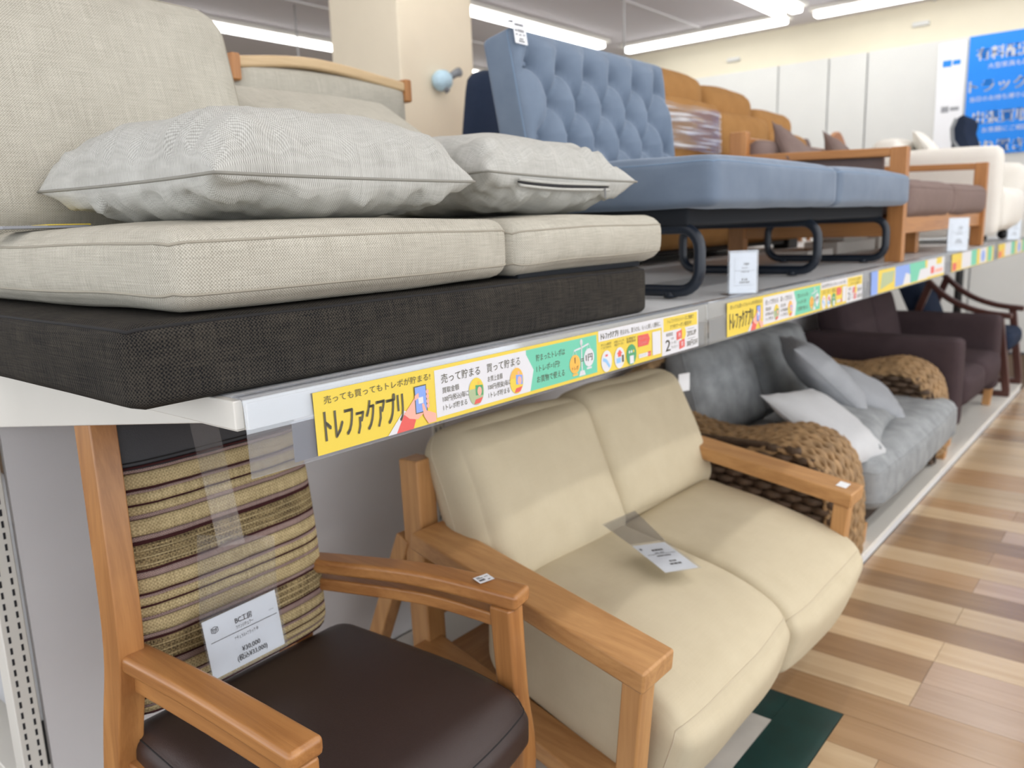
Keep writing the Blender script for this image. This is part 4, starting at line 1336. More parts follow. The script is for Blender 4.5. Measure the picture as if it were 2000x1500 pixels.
# rear posts, near one bowed
MB().sweep(bez([(-0.52, 0.49, DK), (-0.445, 0.497, 0.42), (-0.418, 0.508, 0.60), (-0.432, 0.517, 0.80), (-0.458, 0.527, 0.97), (-0.468, 0.53, 1.012)], 5), 0.042, 0.058, (1, 0, 0)).build('rear_post', 'alder_z', ch, bevel=0.007)
MB().sweep(bez([(-0.62, 0.90, DK), (-0.525, 0.90, 0.42), (-0.50, 0.905, 0.60), (-0.51, 0.90, 0.80), (-0.536, 0.895, 0.97), (-0.545, 0.89, 1.012)], 5), 0.042, 0.058, (1, 0, 0)).build('rear_post', 'alder_z', ch, bevel=0.007)
# rails and stretchers
MB().sweep([(-0.02, 0.54, 0.385), (-0.03, 1.02, 0.385)], 0.022, 0.05).build('front_rail', 'alder_y', ch, bevel=0.004)
MB().sweep([(-0.02, 1.033, 0.36), (-0.50, 0.905, 0.38)], 0.022, 0.05).build('side_rail', 'alder_x', ch, bevel=0.004)
MB().sweep([(0.0, 0.535, 0.36), (-0.44, 0.50, 0.38)], 0.022, 0.05).build('side_rail', 'alder_x', ch, bevel=0.004)
MB().sweep([(-0.045, 1.03, 0.145), (-0.56, 0.90, 0.20)], 0.022, 0.030).build('stretcher', 'alder_x', ch, bevel=0.004)
MB().sweep([(0.0, 0.535, 0.145), (-0.49, 0.50, 0.20)], 0.022, 0.030).build('stretcher', 'alder_x', ch, bevel=0.004)
MB().sweep([(-0.30, 0.97, 0.17), (-0.26, 0.52, 0.17)], 0.022, 0.028).build('stretcher', 'alder_y', ch, bevel=0.004)


def chair_seat(q, p):
    # waterfall front, seat narrowing to the rear; x forward
    f = (p[0] + 1) / 2
    q.y *= 0.90 + 0.10 * f
    q.y += 0.012 * (1 - f) * 0
    if p[0] > 0.2: q.z -= 0.030 * ((p[0] - 0.2) / 0.8) ** 2
    q.x += 0.035 * (1 - p[1] ** 2) * max(0, p[0])
    q.x += (1 - p[1]) * 0.0
    return q


mx = I4((-0.222, 0.748, 0.405)) @ Matrix.Rotation(math.radians(1), 4, 'Z')
cushion('seat', ch, 'leather_brown', (0.50, 0.525, 0.095), (0.055, 0.04, 0.034), mx, (0.0, 0.004, 0.012), 0.0015, 5, 3, 24, fn=chair_seat, seam='seam_black', lv=(0.80,), seam_r=0.0012)

# striped backrest: every stripe a raised or sunken corded band
band = [('M', 2), ('D', 0.6), ('G', 10), ('D', 2), ('M', 1.5), ('G', 7), ('D', 1.8), ('G', 5.5), ('M', 2.8), ('D', 0.7), ('G', 10.5), ('D', 0.7), ('M', 3), ('D', 3),
        ('B', 3.3), ('G', 1), ('B', 4), ('G', 1), ('B', 4), ('G', 1.2), ('B', 2.2), ('D', 2.2), ('M', 4.2), ('D', 0.7), ('G', 9.5), ('D', 1.8), ('M', 1.5), ('G', 5.5), ('D', 2), ('G', 6.0), ('M', 2.4), ('D', 0.6),
        ('G', 9.5), ('D', 0.8), ('M', 2.4), ('D', 2.2), ('B', 3.3), ('G', 1), ('B', 4), ('G', 1), ('B', 4), ('G', 1.2), ('B', 2.2), ('D', 2.0), ('M', 4.0), ('D', 0.7), ('G', 8), ('D', 1.8), ('M', 1.2), ('G', 5.0), ('D', 1.8), ('G', 4.5), ('M', 2.2), ('D', 0.6), ('G', 5)]
tot = sum(b[1] for b in band)
mid = {'G': 0, 'M': 1, 'D': 2, 'B': 3}
tuf = {'G': 0.0045, 'M': 0.002, 'D': -0.002, 'B': 0.003}
z_top, z_bot = 0.880, 0.462


def back_pt(u, z, off=0.0):
    """front face of the backrest; u 0 near .. 1 far"""
    k = (z - 0.46) / 0.56
    yl = 0.532 + 0.010 * k; yr = 0.925 - 0.020 * k + 0.006 * math.sin(k * 3)
    if z > 0.86: yr -= 0.35 * max(0, z - 0.86) ** 1.5
    y = yl + (yr - yl) * u
    e = 1 - abs(2 * u - 1) ** 4
    x = -0.437 - 0.050 * k - 0.015 * u + 0.030 * e ** 0.6 * (0.75 + 0.25 * math.sin(k * 3.0)) + 0.012 * math.sin(min(1, k) * PI)
    eb = min(1, max(0, (z - z_bot) / 0.03)); x -= 0.012 * (1 - eb) ** 2
    return V((x + off, y, z))


NU = 40
mb = MB()
rowsv, rowm = [], []
z = z_top
for kind_, wd in band:
    h = (z_top - z_bot) * wd / tot
    sub = 1 if wd < 1 else (2 if wd < 3 else 4)
    for q in range(sub + 1):
        f = q / sub
        prof = math.sin(PI * (0.12 + 0.76 * f)) if sub > 1 else 1
        rowsv.append((z - h * f, tuf[kind_] * prof if tuf[kind_] > 0 else tuf[kind_]))
        rowm.append(mid[kind_])
    z -= h
for (zz, off) in rowsv:
    for i in range(NU + 1):
        u = i / NU
        uu = 0.5 - 0.5 * math.cos(PI * u) * (0.6 + 0.4 * abs(math.cos(PI * u)))
        mb.v.append(back_pt(uu, zz + 0.0012 * noise.noise(V((uu * 9, zz * 30, 0))), off * (1 - abs(2 * uu - 1) ** 8)))
for r in range(len(rowsv) - 1):
    for i in range(NU):
        a = r * (NU + 1) + i
        mb.f.append((a, a + 1, a + NU + 2, a + NU + 1)); mb.m.append(rowm[r] if rowm[r] == rowm[r + 1] else rowm[r + 1]); mb.s.append(True)
bk = thing  # (keep linters quiet)
core = MB()
N2 = 24
for zi in range(22):
    zz = z_bot - 0.004 + (1.015 - z_bot) * zi / 21
    for i in range(N2):
        a = 2 * PI * i / N2
        u = 0.5 - 0.5 * math.cos(a)
        if math.sin(a) >= 0: core.v.append(back_pt(u, zz, -0.003))
        else:
            p_ = back_pt(u, zz, 0); core.v.append(V((p_.x - 0.035 - 0.01 * abs(math.sin(a)) - 0.02 * (1 - abs(2 * u - 1) ** 4), p_.y, zz)))
for zi in range(21):
    for i in range(N2):
        a = zi * N2 + i; b = zi * N2 + (i + 1) % N2
        core.f.append((a, b, b + N2, a + N2)); core.m.append(0); core.s.append(True)
core.f += [tuple(range(N2 - 1, -1, -1)), tuple(range(21 * N2, 22 * N2))]; core.m += [0, 0]; core.s += [False, False]
bc = core.build('backrest', 'leather_dark', ch, label='dark leather headrest and back shell')
names = ['chenille_gold', 'chenille_mauve', 'cord_plum', 'chenille_mix']
mb.build('striped_cover', names, bc, label='striped gold, mauve and plum chenille cover')
MB().tube([back_pt(k / 20, z_top + 0.004, 0.0015) for k in range(21)], 0.0022, 6).build('piping', 'cord_plum', bc)
MB().tube([back_pt(k / 20, z_bot - 0.002, -0.002) for k in range(21)], 0.004, 6).build('piping', 'cord_plum', bc)
MB().tube([back_pt(k / 20, z_top + 0.012, 0.0012) for k in range(21)], 0.0009, 5).build('stitching', 'seam_black', bc)
# small white barcode label on the far arm
lb_ = thing('barcode_label', 'small white barcode label on the far arm of the striped armchair', 'label', (-0.06, 1.03, 0.605))
F = frame((-0.094, 1.010, 0.6105), V((0.25, 0.97, 0.02)).normalized(), V((-0.97, 0.25, 0.06)).normalized(), (0.06, 0, 1))
g = MB(); rect(g, F, 0, 0, 0.032, 0.026, 0); pcard = g.build('sticker', 'paper', lb_)
g = MB()
for k in range(9): rect(g, F @ I4((0, 0, .0004)), 0.004 + k * 0.0014, 0.006, 0.0048 + k * 0.0014, 0.013, 0)
for r in ((0.004, 0.016, 0.016, 0.018), (0.004, 0.020, 0.012, 0.022), (0.020, 0.017, 0.028, 0.0185), (0.021, 0.005, 0.026, 0.007)): rect(g, F @ I4((0, 0, .0004)), *r, 0)
g.build('print', 'ink', pcard)

# hanging price card in a clear sleeve, hung from the shelf by a clear strip
hc = thing('hanging_price_card', 'white price card in a clear sleeve hanging against the striped backrest', 'price card', (-0.335, 0.68, 0.50))
A, B, C_, D_ = V((-0.345, 0.6145, 0.5205)), V((-0.335, 0.749, 0.530)), V((-0.345, 0.747, 0.630)), V((-0.350, 0.6165, 0.628))
ex = (B - A); w_ = ex.length; ex.normalize(); ey = ((D_ - A) - ex * (D_ - A).dot(ex)); h_ = ey.length * 0.98; ey.normalize()
F = frame(A, ex, ey, ex.cross(ey))
g = MB(); rect(g, F, 0, 0, w_, h_, 0); g.add([F @ V(v) for v in ((0, 0, -.001), (w_, 0, -.001), (w_, h_, -.001), (0, h_, -.001))], [(3, 2, 1, 0)])
pc = g.build('card', 'paper', hc)
g = MB(); T = F @ I4((0, 0, 0.0009))
put_text(g, 'BC工房', T, w_ * 0.52, h_ * 0.745, 0.0095, 0, 0.031, center=True, bold=0.0002)
put_text(g, 'ラウンジチェアー', T, w_ * 0.52, h_ * 0.645, 0.0058, 0, 0.032, center=True)
put_text(g, 'ナチュラル×ブラック 中', T, w_ * 0.52, h_ * 0.475, 0.0058, 0, 0.044, center=True)
put_text(g, '¥30,000', T, w_ * 0.55, h_ * 0.235, 0.0092, 0, 0.034, center=True, bold=0.0002)
put_text(g, '(税込¥33,000)', T, w_ * 0.55, h_ * 0.105, 0.0092, 0, 0.056, center=True, bold=0.0002)
put_text(g, '12716', T, w_ * 0.90, h_ * 0.70, 0.002, 0, 0.009, center=True)
rect(g, T, w_ * 0.06, h_ * 0.595, w_ * 0.97, h_ * 0.605, 0)
# cube emblem with T and F on its faces
ox, oy, s = w_ * 0.135, h_ * 0.80, 0.0062


def edge(p, q, tk=0.0004):
    d = V((q[0] - p[0], q[1] - p[1], 0)).normalized(); n_ = V((-d.y, d.x, 0)) * tk
    g.add([T @ V((p[0] + n_.x, p[1] + n_.y, 0)), T @ V((q[0] + n_.x, q[1] + n_.y, 0)), T @ V((q[0] - n_.x, q[1] - n_.y, 0)), T @ V((p[0] - n_.x, p[1] - n_.y, 0))], [(3, 2, 1, 0)])


cb = [(ox, oy - s), (ox + s * .95, oy - s * .6), (ox + s * .95, oy + s * .5), (ox, oy + s * .15), (ox - s * .95, oy + s * .5), (ox - s * .95, oy - s * .6), (ox, oy + s * .9)]
for a, b in ((0, 1), (1, 2), (2, 3), (3, 4), (4, 5), (5, 0), (0, 3), (4, 6), (6, 2)): edge(cb[a], cb[b])
put_text(g, 'T', T, ox - s * .5, oy - s * .55, 0.005, 0, center=True, bold=0.0003)
put_text(g, 'F', T, ox + s * .5, oy - s * .55, 0.005, 0, center=True, bold=0.0003)
g.build('print', 'ink', pc)
g = MB()
rect(g, F, -0.004, -0.006, w_ + 0.004, h_ + 0.002, 0, 0.002)
g.add([F @ V((-0.004, h_ + 0.002, 0.002)), F @ V((w_ + 0.004, h_ + 0.002, 0.002)), V((-0.335, 0.748, 0.735)), V((-0.345, 0.614, 0.778))], [(0, 1, 2, 3)])
g.build('sleeve', 'clear_plastic', hc)
g = MB()
g.add([V((-0.333, 0.642, 0.750)), V((-0.333, 0.690, 0.742)), V((-0.333, 0.664, 0.955)), V((-0.333, 0.617, 0.962))], [(0, 1, 2, 3)])
g.add([V((-0.333, 0.617, 0.962)), V((-0.333, 0.664, 0.955)), V((-0.333, 0.664, SH - 0.038)), V((-0.333, 0.617, SH - 0.038))], [(0, 1, 2, 3)])
g.build('hanging_strip', 'clear_plastic', hc)

# ================================================================== beige two-seat sofa, low frame standing on the deck
bg_ = thing('beige_sofa', 'low oak-framed two-seat sofa with beige cotton cushions beside the striped armchair', 'sofa', (-0.2, 1.75, 0.0))
O = V((0.207, 1.08, 0.50)); eu = V((-0.977, 0.165, 0.086)).normalized(); ev = V((0, 1, 0)); ew = (ev.cross(eu) * -1).normalized()
if ew.z < 0: ew = -ew


def Bp(u, v, w): return O + eu * u + ev * v + ew * w


def bbox(u0, v0, w0, u1, v1, w1):
    return [Bp(u, v, w) for u, v, w in ((u0, v0, w0), (u1, v0, w0), (u1, v1, w0), (u0, v1, w0), (u0, v0, w1), (u1, v0, w1), (u1, v1, w1), (u0, v1, w1))]


def bpiece(name, mat, *a, bev=0.005, **k):
    return MB().hexa(bbox(*a)).build(name, mat, bg_, bevel=bev, **k)


VW = 1.217
for v0, s_ in ((0.0, 1), (VW - 0.108, -1)):
    bpiece('arm', 'oak_x', 0.0, v0, -0.042, 0.70, v0 + 0.108, 0.0, bev=0.006)
    a, b = (v0 + 0.006, v0 + 0.056) if v0 == 0 else (v0 + 0.004, v0 + 0.050)
    bpiece('front_leg', 'oak_z', 0.006, a, -0.345, 0.052, b, -0.042)
    MB().sweep([Bp(0.20, v0 + 0.054, -0.336), (Bp(0.20, 0, 0).x + 0.002, Bp(0.20, v0 + 0.054, 0).y, DK)], 0.05, 0.05, (1, 0, 0)).build('foot', 'oak_z', bg_, bevel=0.004)
    bpiece('lower_rail', 'oak_x', 0.052, v0 + 0.010, -0.338, 0.70, v0 + 0.098, -0.298)
    y = 1.08 + v0 + (0.195 if v0 == 0 else 0.14)
    MB().sweep([(-0.515, y, DK), (-0.53, y, 0.715)], 0.060, 0.062, (1, 0, 0)).build('rear_leg', 'oak_z', bg_, bevel=0.005)
    MB().sweep([(-0.56, y - 0.012, 0.515), (-0.765, y - 0.012, DK)], 0.045, 0.045, (1, 0, 0.3)).build('rear_brace', 'oak_z', bg_, bevel=0.005)
MB().box((-0.575, 1.30, 0.590), (-0.545, 2.36, 0.700)).build('back_rail', 'oak_y', bg_, bevel=0.005)
MB().box((-0.565, 1.30, 0.280), (-0.535, 2.36, 0.350)).build('back_rail', 'oak_y', bg_, bevel=0.005)
bpiece('front_rail', 'oak_y', 0.02, 0.085, -0.335, 0.055, VW - 0.085, -0.285)
bpiece('seat_platform', 'oak_y', 0.056, 0.09, -0.330, 0.66, VW - 0.09, -0.312)


def bmat(u, v, w): return frame(Bp(u, v, w), -eu, ev, ew)


def seat_droop(q, p):
    if p[0] > 0:
        q.z -= 0.050 * p[0] ** 2.2 * (0.3 + 0.7 * (p[2] + 1) / 2)
        q.x += 0.010 * (1 - p[1] ** 2) * p[0] - 0.045 * p[0] ** 2 * (1 - p[2]) / 2
    return q


for v0, v1, s_ in ((0.085, 0.622, 1), (0.630, 1.150, 2)):
    cushion('seat_cushion', bg_, 'cotton_beige', (0.575, v1 - v0, 0.225), (0.065, 0.032, 0.060), bmat(0.229, (v0 + v1) / 2, -0.198 - 0.018 * (s_ - 1)), (0.018, 0.004, 0.020), 0.007, 5, 90 + s_, 22, fn=seat_droop, seam='seam_beige', seam_r=0.0014, seam_ax=0, lv=(0.93,))
for v0, v1, top, s_ in ((0.120, 0.655, 0.825, 1), (0.640, 1.205, 0.79, 2)):
    up = V((-0.42, 0.03, 0.90)).normalized(); ax = V((0, 1, 0)); nrm = ax.cross(up).normalized(); ax = up.cross(nrm)
    ln = 0.42 if s_ == 1 else 0.41
    c0 = Bp(0.44 if s_ == 1 else 0.46, (v0 + v1) / 2, -0.115)
    c = c0 + up * ln / 2 - nrm * 0.085
    cushion('back_cushion', bg_, 'cotton_beige', (v1 - v0, ln, 0.175), (0.055, 0.065, 0.075), frame(c, ax, up, nrm), (0.006, 0.012, 0.030), 0.009, 4.5, 120 + s_, 24, seam='seam_beige', seam_r=0.0014, seam_ax=2, lv=(-0.2,))
# price card in its clear sleeve lying across the two seats
sc_ = thing('seat_price_card', 'white price card in a clear sleeve lying across the two beige seat cushions', 'price card', (-0.05, 1.57, 0.49))
ex = V((0.035, 0.085, -0.01)).normalized(); ey = V((-0.105, 0.06, 0.016)).normalized(); ey = (ey - ex * ey.dot(ex)).normalized()
F = frame((0.018, 1.495, 0.482), ex, ey, ex.cross(ey))
g = MB(); g.prism([F @ V(v) for v in ((0, 0, 0), (0.095, 0, 0), (0.095, 0.125, 0), (0, 0.125, 0))], ex.cross(ey) * 0.001)
pc = g.build('card', 'paper', sc_)
card_print(F @ I4((0, 0, 0.0008)), 0.095, 0.125, pc, [(0.35, 0.72, 0.42, 0.78), (0.44, 0.72, 0.52, 0.78), (0.54, 0.72, 0.60, 0.78), (0.62, 0.72, 0.68, 0.78), (0.08, 0.60, 0.95, 0.61), (0.3, 0.52, 0.5, 0.55), (0.52, 0.52, 0.72, 0.55), (0.34, 0.64, 0.46, 0.66), (0.5, 0.64, 0.62, 0.66), (0.46, 0.30, 0.52, 0.35), (0.54, 0.30, 0.58, 0.35), (0.60, 0.30, 0.66, 0.35), (0.38, 0.20, 0.48, 0.25), (0.50, 0.20, 0.60, 0.25), (0.62, 0.20, 0.72, 0.25), (0.06, 0.80, 0.12, 0.86)])
g = MB(); rect(g, F, -0.005, -0.008, 0.10, 0.13, 0, 0.003)
g.add([F @ V((-0.004, 0.13, 0.003)), F @ V((0.10, 0.13, 0.003)), V((-0.195, 1.72, 0.515)), V((-0.205, 1.58, 0.52))], [(0, 1, 2, 3)])
g.build('sleeve', 'clear_plastic', sc_)
for (o_, lb) in ((Bp(0.03, VW - 0.075, 0.0008), 'small white sticker on the far arm of the beige sofa'),):
    F = frame(o_, ev, eu, ew)
    g = MB(); rect(g, F, 0, 0, 0.045, 0.03, 0)
    o = g.build('arm_sticker', 'paper', None, at=o_); tag(o, lb, 'label')
F = frame((-0.412, 2.362, 0.690), V((0.3, 0.95, 0)).normalized(), (0, 0, 1), V((0.95, -0.3, 0)).normalized())
g = MB(); g.prism([F @ V(v) for v in ((0, 0, 0), (0.05, 0, 0), (0.05, 0.06, 0), (0, 0.06, 0))], (0.001, 0, 0))
g.build('price_label', 'paper', bg_, label='white price label on the right edge of the back cushion')

# ================================================================== rattan sofa
rs = thing('rattan_sofa', 'woven rattan sofa with rolled arms and grey chenille cushions', 'sofa', (-0.35, 3.5, DK))


def rope(pts, r, mat, name, parent, tw=None, n=8):
    return MB().tube(pts, r, n, twist=(0.30, 2 * PI / 0.034) if tw is None else tw).build(name, mat, parent)


PROF = [(-0.745, 0.565), (-0.66, 0.515), (-0.52, 0.468), (-0.38, 0.460), (-0.26, 0.487), (-0.147, 0.508), (-0.05, 0.480), (0.012, 0.415), (0.040, 0.30), (0.046, 0.18), (0.046, 0.065)]


def rattan_arm(ym, hw, dz, side, dx=0.0):
    at = thing  # noqa
    prof = bez([(x + dx, 0, z + dz) for x, z in PROF], 16)
    N = len(prof)
    nor = []
    for i in range(N):
        t_ = (prof[min(i + 1, N - 1)] - prof[max(i - 1, 0)]).normalized()
        nor.append(V((-t_.z, 0, t_.x)) if t_.x > 0 or True else V((0, 0, 1)))
    # make normals point outward (up/front)
    for i in range(N):
        if nor[i].x + nor[i].z < 0: nor[i] = -nor[i]
    arm = MB()
    na = 12
    ring = [(math.cos(PI * k / na), math.sin(PI * k / na)) for k in range(na + 1)]
    for i in range(N):
        for c, s_ in ring:
            arm.v.append(prof[i] + nor[i] * (0.052 * s_ - 0.056) + V((0, ym + (hw - 0.012) * c, 0)))
        arm.v.append(prof[i] - nor[i] * 0.12 + V((0, ym - (hw - 0.012), 0)))
        arm.v.append(prof[i] - nor[i] * 0.12 + V((0, ym + (hw - 0.012), 0)))
    M_ = na + 3
    for i in range(N - 1):
        for k in range(M_):
            l = (k + 1) % M_
            arm.f.append((i * M_ + k, i * M_ + l, (i + 1) * M_ + l, (i + 1) * M_ + k)); arm.m.append(0); arm.s.append(False)
    ao = arm.build('arm', 'rattan_core', rs)
    nr = 15
    for k in range(nr):
        a = PI * (0.03 + 0.94 * k / (nr - 1))
        pts = [prof[i] + nor[i] * (0.056 * math.sin(a) - 0.050) + V((0, ym + hw * math.cos(a), 0)) for i in range(N)]
        rope(pts, 0.0118, 'rattan', 'rattan_strand', ao, (0.34, (1 if k % 2 else -1) * 2 * PI / 0.052))
    # woven side panel
    ys = ym + side * (hw - 0.004)
    for k in range(15):
        z = 0.075 + k * 0.028
        xs_ = [p.x for p in prof if p.z - 0.03 > z]
        if not xs_: continue
        x1 = max(xs_) - 0.01
        pts = []
        n_ = int((x1 + 0.80) / 0.009)
        for i in range(n_ + 1):
            x = -0.80 + (x1 + 0.80) * i / n_
            zt = min(prof, key=lambda p: abs(p.x - x)).z if x < -0.05 else 9
            if zt - 0.03 < z: continue
            pts.append((x, ys + side * 0.008 * math.sin(x * 2 * PI / 0.07 + (k % 2) * PI), z))
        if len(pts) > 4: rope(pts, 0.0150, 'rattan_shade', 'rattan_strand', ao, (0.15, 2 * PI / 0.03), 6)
    MB().prism([(p.x, ys - side * 0.010, p.z - 0.03) for p in prof] + [(-0.8, ys - side * 0.010, 0.065)], (0, -side * 0.03, 0)).build('side_core', 'rattan_core', ao)
    return ao


rattan_arm(2.785, 0.150, 0.0, -1)
rattan_arm(4.245, 0.140, 0.03, -1, -0.03)
# back panel with an arched crest
ba = MB().prism([(-0.80, y, z) for y, z in [(2.62, 0.08), (4.40, 0.08)] + [(4.40 - 1.78 * k / 14, 0.62 + 0.15 * math.sin(PI * k / 14)) for k in range(15)]], (0.05, 0, 0)).build('back_panel', 'rattan_core', rs)
for k in range(4):
    pts = [(-0.765 + 0.012 * (k % 2) - 0.016 * k, 2.60 + 1.82 * i / 90, 0.635 + 0.15 * math.sin(PI * i / 90) - 0.006 * abs(k - 1.5)) for i in range(91)]
    rope(pts, 0.016, 'rattan', 'rattan_strand', ba)
for k in range(16):
    z = 0.10 + k * 0.034
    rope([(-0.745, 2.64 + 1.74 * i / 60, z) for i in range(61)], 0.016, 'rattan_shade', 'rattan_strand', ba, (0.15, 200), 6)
MB().box((-0.74, 2.90, 0.12), (0.02, 4.12, 0.20)).build('seat_base', 'rattan_core', rs, bevel=0.01)
for x, y in ((0.0, 2.98), (0.0, 4.30), (-0.70, 2.75), (-0.70, 4.3)):
    MB().sweep([(x, y, DK), (x + 0.006, y, 0.13)], 0.05, 0.05, (1, 0, 0)).build('foot', 'oak_z', rs, bevel=0.004)
cushion('seat_cushion', rs, 'cloth_greychenille', (0.70, 1.30, 0.20), (0.06, 0.06, 0.06), I4((-0.265, 3.60, 0.275)), (0.012, 0.01, 0.026), 0.006, 4, 5, 20, seam='cloth_greychenille', lv=(0.6, -0.6), seam_r=0.003)
for a, b, s_ in ((2.86, 3.40, 1), (3.41, 4.08, 2)):
    mxx, ln = back_matrix(-0.50, 0.37, -0.625, 0.745 + 0.02 * (2 - s_), (a + b) / 2, 0.17)
    cushion('back_cushion', rs, 'cloth_greychenille', (b - a, ln, 0.17), (0.06, 0.06, 0.07), mxx, (0.004, 0.006, 0.035), 0.007, 4, 130 + s_, 16, seam='cloth_greychenille', lv=(0.4,), seam_r=0.003)


def pframe(c, e1, e2):
    e1 = V(e1).normalized(); e2 = V(e2); e2 = (e2 - e1 * e2.dot(e1)).normalized()
    return frame(c, e1, e2, e1.cross(e2))


GP = 'grey throw pillows on the rattan sofa'
pillow('throw_pillow', 'pale grey throw pillow leaning on the near rolled arm of the rattan sofa', 'pillow', 'cloth_palegrey', 'cloth_palegrey', (0.20, 0.205), 0.065, 0.045, pframe((-0.135, 3.01, 0.470), (0.12, 0.98, -0.10), (-0.84, 0.0, 0.54)), 2, 0.08, 0.006, 20, GP, at=(-0.25, 3.03, 0.38))
pillow('throw_pillow', 'mid grey throw pillow tilted against the rattan sofa back, highest of the four', 'pillow', 'cloth_midgrey', 'cloth_midgrey', (0.215, 0.20), 0.080, 0.075, pframe((-0.305, 3.45, 0.575), (0.63, 0.36, -0.69), (-0.31, 0.94, -0.19)), 5, 0.10, 0.008, 20, GP, at=(-0.25, 3.36, 0.38))
pillow('throw_pillow', 'mid grey throw pillow behind the tilted one, nearest the far rattan arm', 'pillow', 'cloth_midgrey', 'cloth_midgrey', (0.18, 0.18), 0.06, 0.06, pframe((-0.205, 3.68, 0.475), (0.62, 0.55, -0.40), (-0.5, 0.75, 0.25)), 6, 0.10, 0.006, 20, GP, at=(-0.215, 3.66, 0.38))
pillow('throw_pillow', 'flat dark grey throw pillow lying on the rattan sofa seat', 'pillow', 'cloth_greychenille', 'cloth_greychenille', (0.22, 0.25), 0.06, 0.04, pframe((-0.21, 3.30, 0.435), (0.95, 0.15, -0.16), (0, 1, 0)), 7, 0.10, 0.008, 20, GP, at=(-0.21, 3.3, 0.39))

# ================================================================== aubergine sofa
ps = thing('aubergine_sofa', 'dark aubergine two-seat sofa with square arms behind the rattan sofa', 'sofa', (-0.35, 5.1, DK))
cushion('arm', ps, 'cloth_aubergine', (0.80, 0.15, 0.46), (0.03, 0.035, 0.03), I4((-0.372, 4.545, 0.385)), (0.004, 0.006, 0.004), 0.002, 4, 3, 12)
cushion('arm', ps, 'cloth_aubergine', (0.80, 0.14, 0.46), (0.03, 0.035, 0.03), I4((-0.382, 5.69, 0.385)), (0.004, 0.006, 0.004), 0.002, 4, 4, 12)
MB().box((-0.76, 4.60, 0.17), (-0.03, 5.64, 0.27)).build('base', 'cloth_aubergine', ps, bevel=0.02)
for a, b, s_ in ((4.625, 5.115, 1), (5.12, 5.615, 2)):
    cushion('seat_cushion', ps, 'cloth_aubergine', (0.64, b - a, 0.17), (0.05, 0.04, 0.05), I4((-0.275, (a + b) / 2, 0.325)), (0.02, 0.004, 0.02), 0.004, 4, 140 + s_, 12)
    mxx, ln = back_matrix(-0.50, 0.38, -0.60, 0.83 - 0.02 * s_, (a + b) / 2, 0.17)
    cushion('back_cushion', ps, 'cloth_aubergine', (b - a, ln, 0.17), (0.06, 0.06, 0.06), mxx, (0.004, 0.01, 0.035), 0.005, 4, 150 + s_, 12)
for x, y in ((-0.02, 4.56), (-0.02, 5.68), (-0.70, 4.56), (-0.70, 5.68)):
    MB().sweep([(x - 0.01, y, DK), (x, y, 0.175)], 0.045, 0.045, (1, 0, 0)).build('foot', 'oak_z', ps, bevel=0.004)

# ================================================================== dark lounge chair at the far end
lc = thing('lounge_chair', 'dark wooden lounge chair with curved arms and navy cushions at the far deck end', 'armchair', (-0.3, 6.2, DK))
for y in (6.00, 6.50):
    MB().sweep(bez([(-0.60, y, 0.97), (-0.50, y, 0.82), (-0.34, y, 0.675), (-0.16, y, 0.60), (0.03, y, 0.575)], 6), 0.05, 0.035).build('curved_arm', 'rosewood_x', lc, bevel=0.01)
    MB().sweep([(-0.04, y, 0.58), (0.03, y, DK + 0.03)], 0.04, 0.045, (1, 0, 0)).build('front_leg', 'rosewood_z', lc, bevel=0.006)
    MB().sweep([(-0.46, y, 0.78), (-0.70, y, DK + 0.03)], 0.04, 0.045, (1, 0, 0)).build('rear_leg', 'rosewood_z', lc, bevel=0.006)
    MB().sweep([(-0.75, y, DK + 0.018), (0.05, y, DK + 0.018)], 0.045, 0.035).build('runner', 'rosewood_x', lc, bevel=0.006)
MB().box((-0.55, 6.0, 0.29), (-0.02, 6.5, 0.33)).build('seat_frame', 'rosewood_y', lc, bevel=0.006)
cushion('seat_cushion', lc, 'cloth_navy', (0.58, 0.44, 0.13), (0.04, 0.04, 0.05), I4((-0.255, 6.25, 0.40)), (0.01, 0, 0.02), 0.003, 4, 1, 10)
mxx, ln = back_matrix(-0.42, 0.46, -0.64, 0.95, 6.25, 0.12)
cushion('back_cushion', lc, 'cloth_navy', (0.44, ln, 0.12), (0.05, 0.05, 0.05), mxx, (0.0, 0.01, 0.02), 0.003, 4, 2, 10)

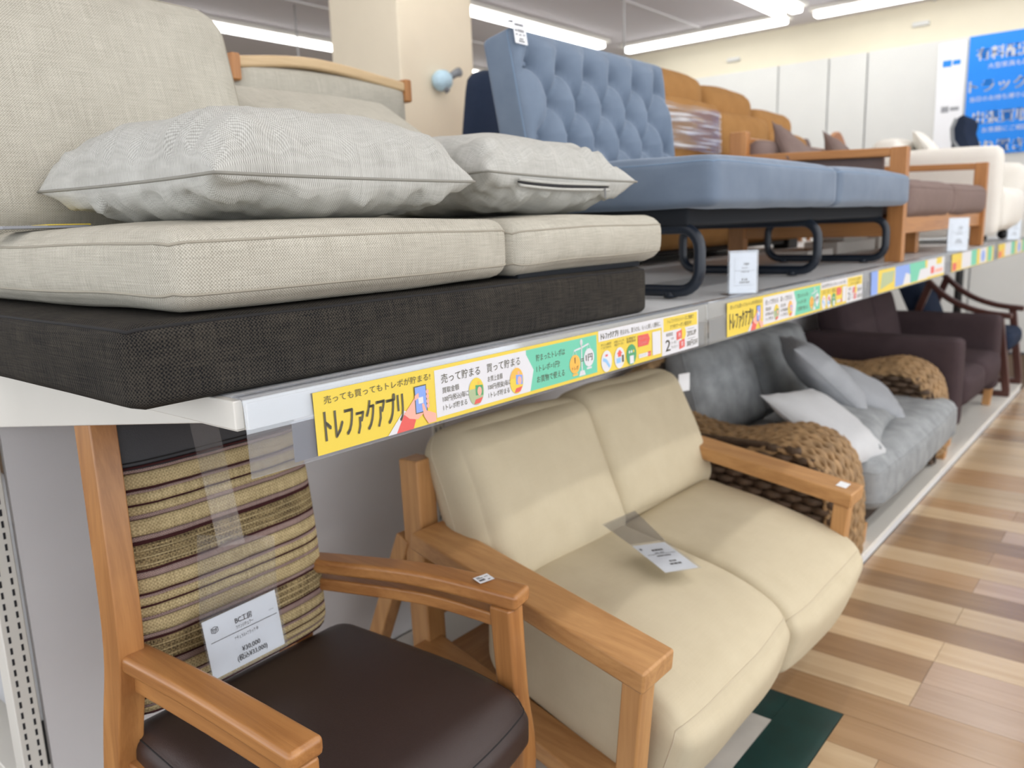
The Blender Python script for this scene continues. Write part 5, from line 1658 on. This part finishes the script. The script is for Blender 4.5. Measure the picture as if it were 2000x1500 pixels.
# ================================================================== posters on the far wall
bp_ = thing('blue_poster', 'large bright blue poster with white lettering on the far wall', 'poster', (0.2, 8.16, 1.75))
MB().box((-0.745, 8.150, 1.72), (1.35, 8.160, 2.70)).build('sheet', 'poster_blue', bp_)
F = frame((-0.745, 8.1485, 1.72), (1, 0, 0), (0, 0, 1), (0, -1, 0))
g = MB()
for (s, x, y, h, w) in (('有料配送サービス', 0.06, 0.785, 0.085, 0.85), ('大型家具も配送します', 0.15, 0.705, 0.036, 0.50),
                        ('トラック無料貸出', 0.02, 0.525, 0.085, 0.90), ('当日のお持ち帰りに便利です', 0.03, 0.445, 0.036, 0.62),
                        ('出張買取サービス', 0.06, 0.265, 0.085, 0.85), ('お気軽にご相談ください', 0.14, 0.185, 0.036, 0.55), ('取り置きサービス', 0.04, 0.025, 0.085, 0.85)):
    put_text(g, s, F, x, y, h, 0, w, bold=0.003 if h > 0.05 else 0)
g.build('lettering', 'print_white', bp_, kind='stuff')
wp = thing('white_poster', 'narrow white poster left of the blue one', 'poster', (-0.88, 8.16, 1.72))
MB().box((-0.985, 8.152, 1.55), (-0.765, 8.160, 2.68)).build('sheet', 'paper', wp)
F = frame((-0.985, 8.1505, 1.55), (1, 0, 0), (0, 0, 1), (0, -1, 0))
g = MB(); rect(g, F, 0.04, 0.93, 0.11, 0.985, 0); rect(g, F, 0.12, 0.94, 0.18, 0.98, 0)
g.build('print', 'poster_blue', wp)
g = MB(); rect(g, F, 0.05, 0.55, 0.11, 0.60, 0); rect(g, F, 0.12, 0.56, 0.19, 0.59, 0)
g.build('print', 'strip_backing', wp)
# small emergency fixtures on the upper wall
for k, (x, z) in enumerate(((-2.9, 2.84), (-1.15, 2.88))):
    o = MB().box((x - 0.07, 8.17, z - 0.02), (x + 0.07, 8.2, z + 0.02)).build('wall_box', 'wall_board', None, bevel=0.008, at=(x, 8.2, z))
    tag(o, ('small white box on the cream wall, left of the other one', 'small white box on the cream wall above the posters')[k], 'wall box')

# grey sofa on the far side of the deck, seen past the end post
t = thing('far_side_sofa', 'grey sofa end on the far side of the deck, behind the slotted post', 'sofa', (-1.4, 1.0, DK))
cushion('arm', t, 'cloth_palegrey', (0.66, 0.16, 0.52), (0.04, 0.04, 0.04), I4((-1.40, 0.62, 0.42)), (0.004, 0.006, 0.004), 0.002, 4, 3, 10)
cushion('seat', t, 'cloth_midgrey', (0.66, 0.9, 0.22), (0.05, 0.05, 0.05), I4((-1.40, 1.15, 0.30)), (0.01, 0.01, 0.02), 0.003, 4, 4, 8)
for x, y in ((-1.68, 0.6), (-1.12, 0.6), (-1.68, 1.55), (-1.12, 1.55)):
    MB().box((x - 0.025, y - 0.025, DK), (x + 0.025, y + 0.025, 0.2)).build('foot', 'caster_black', t)
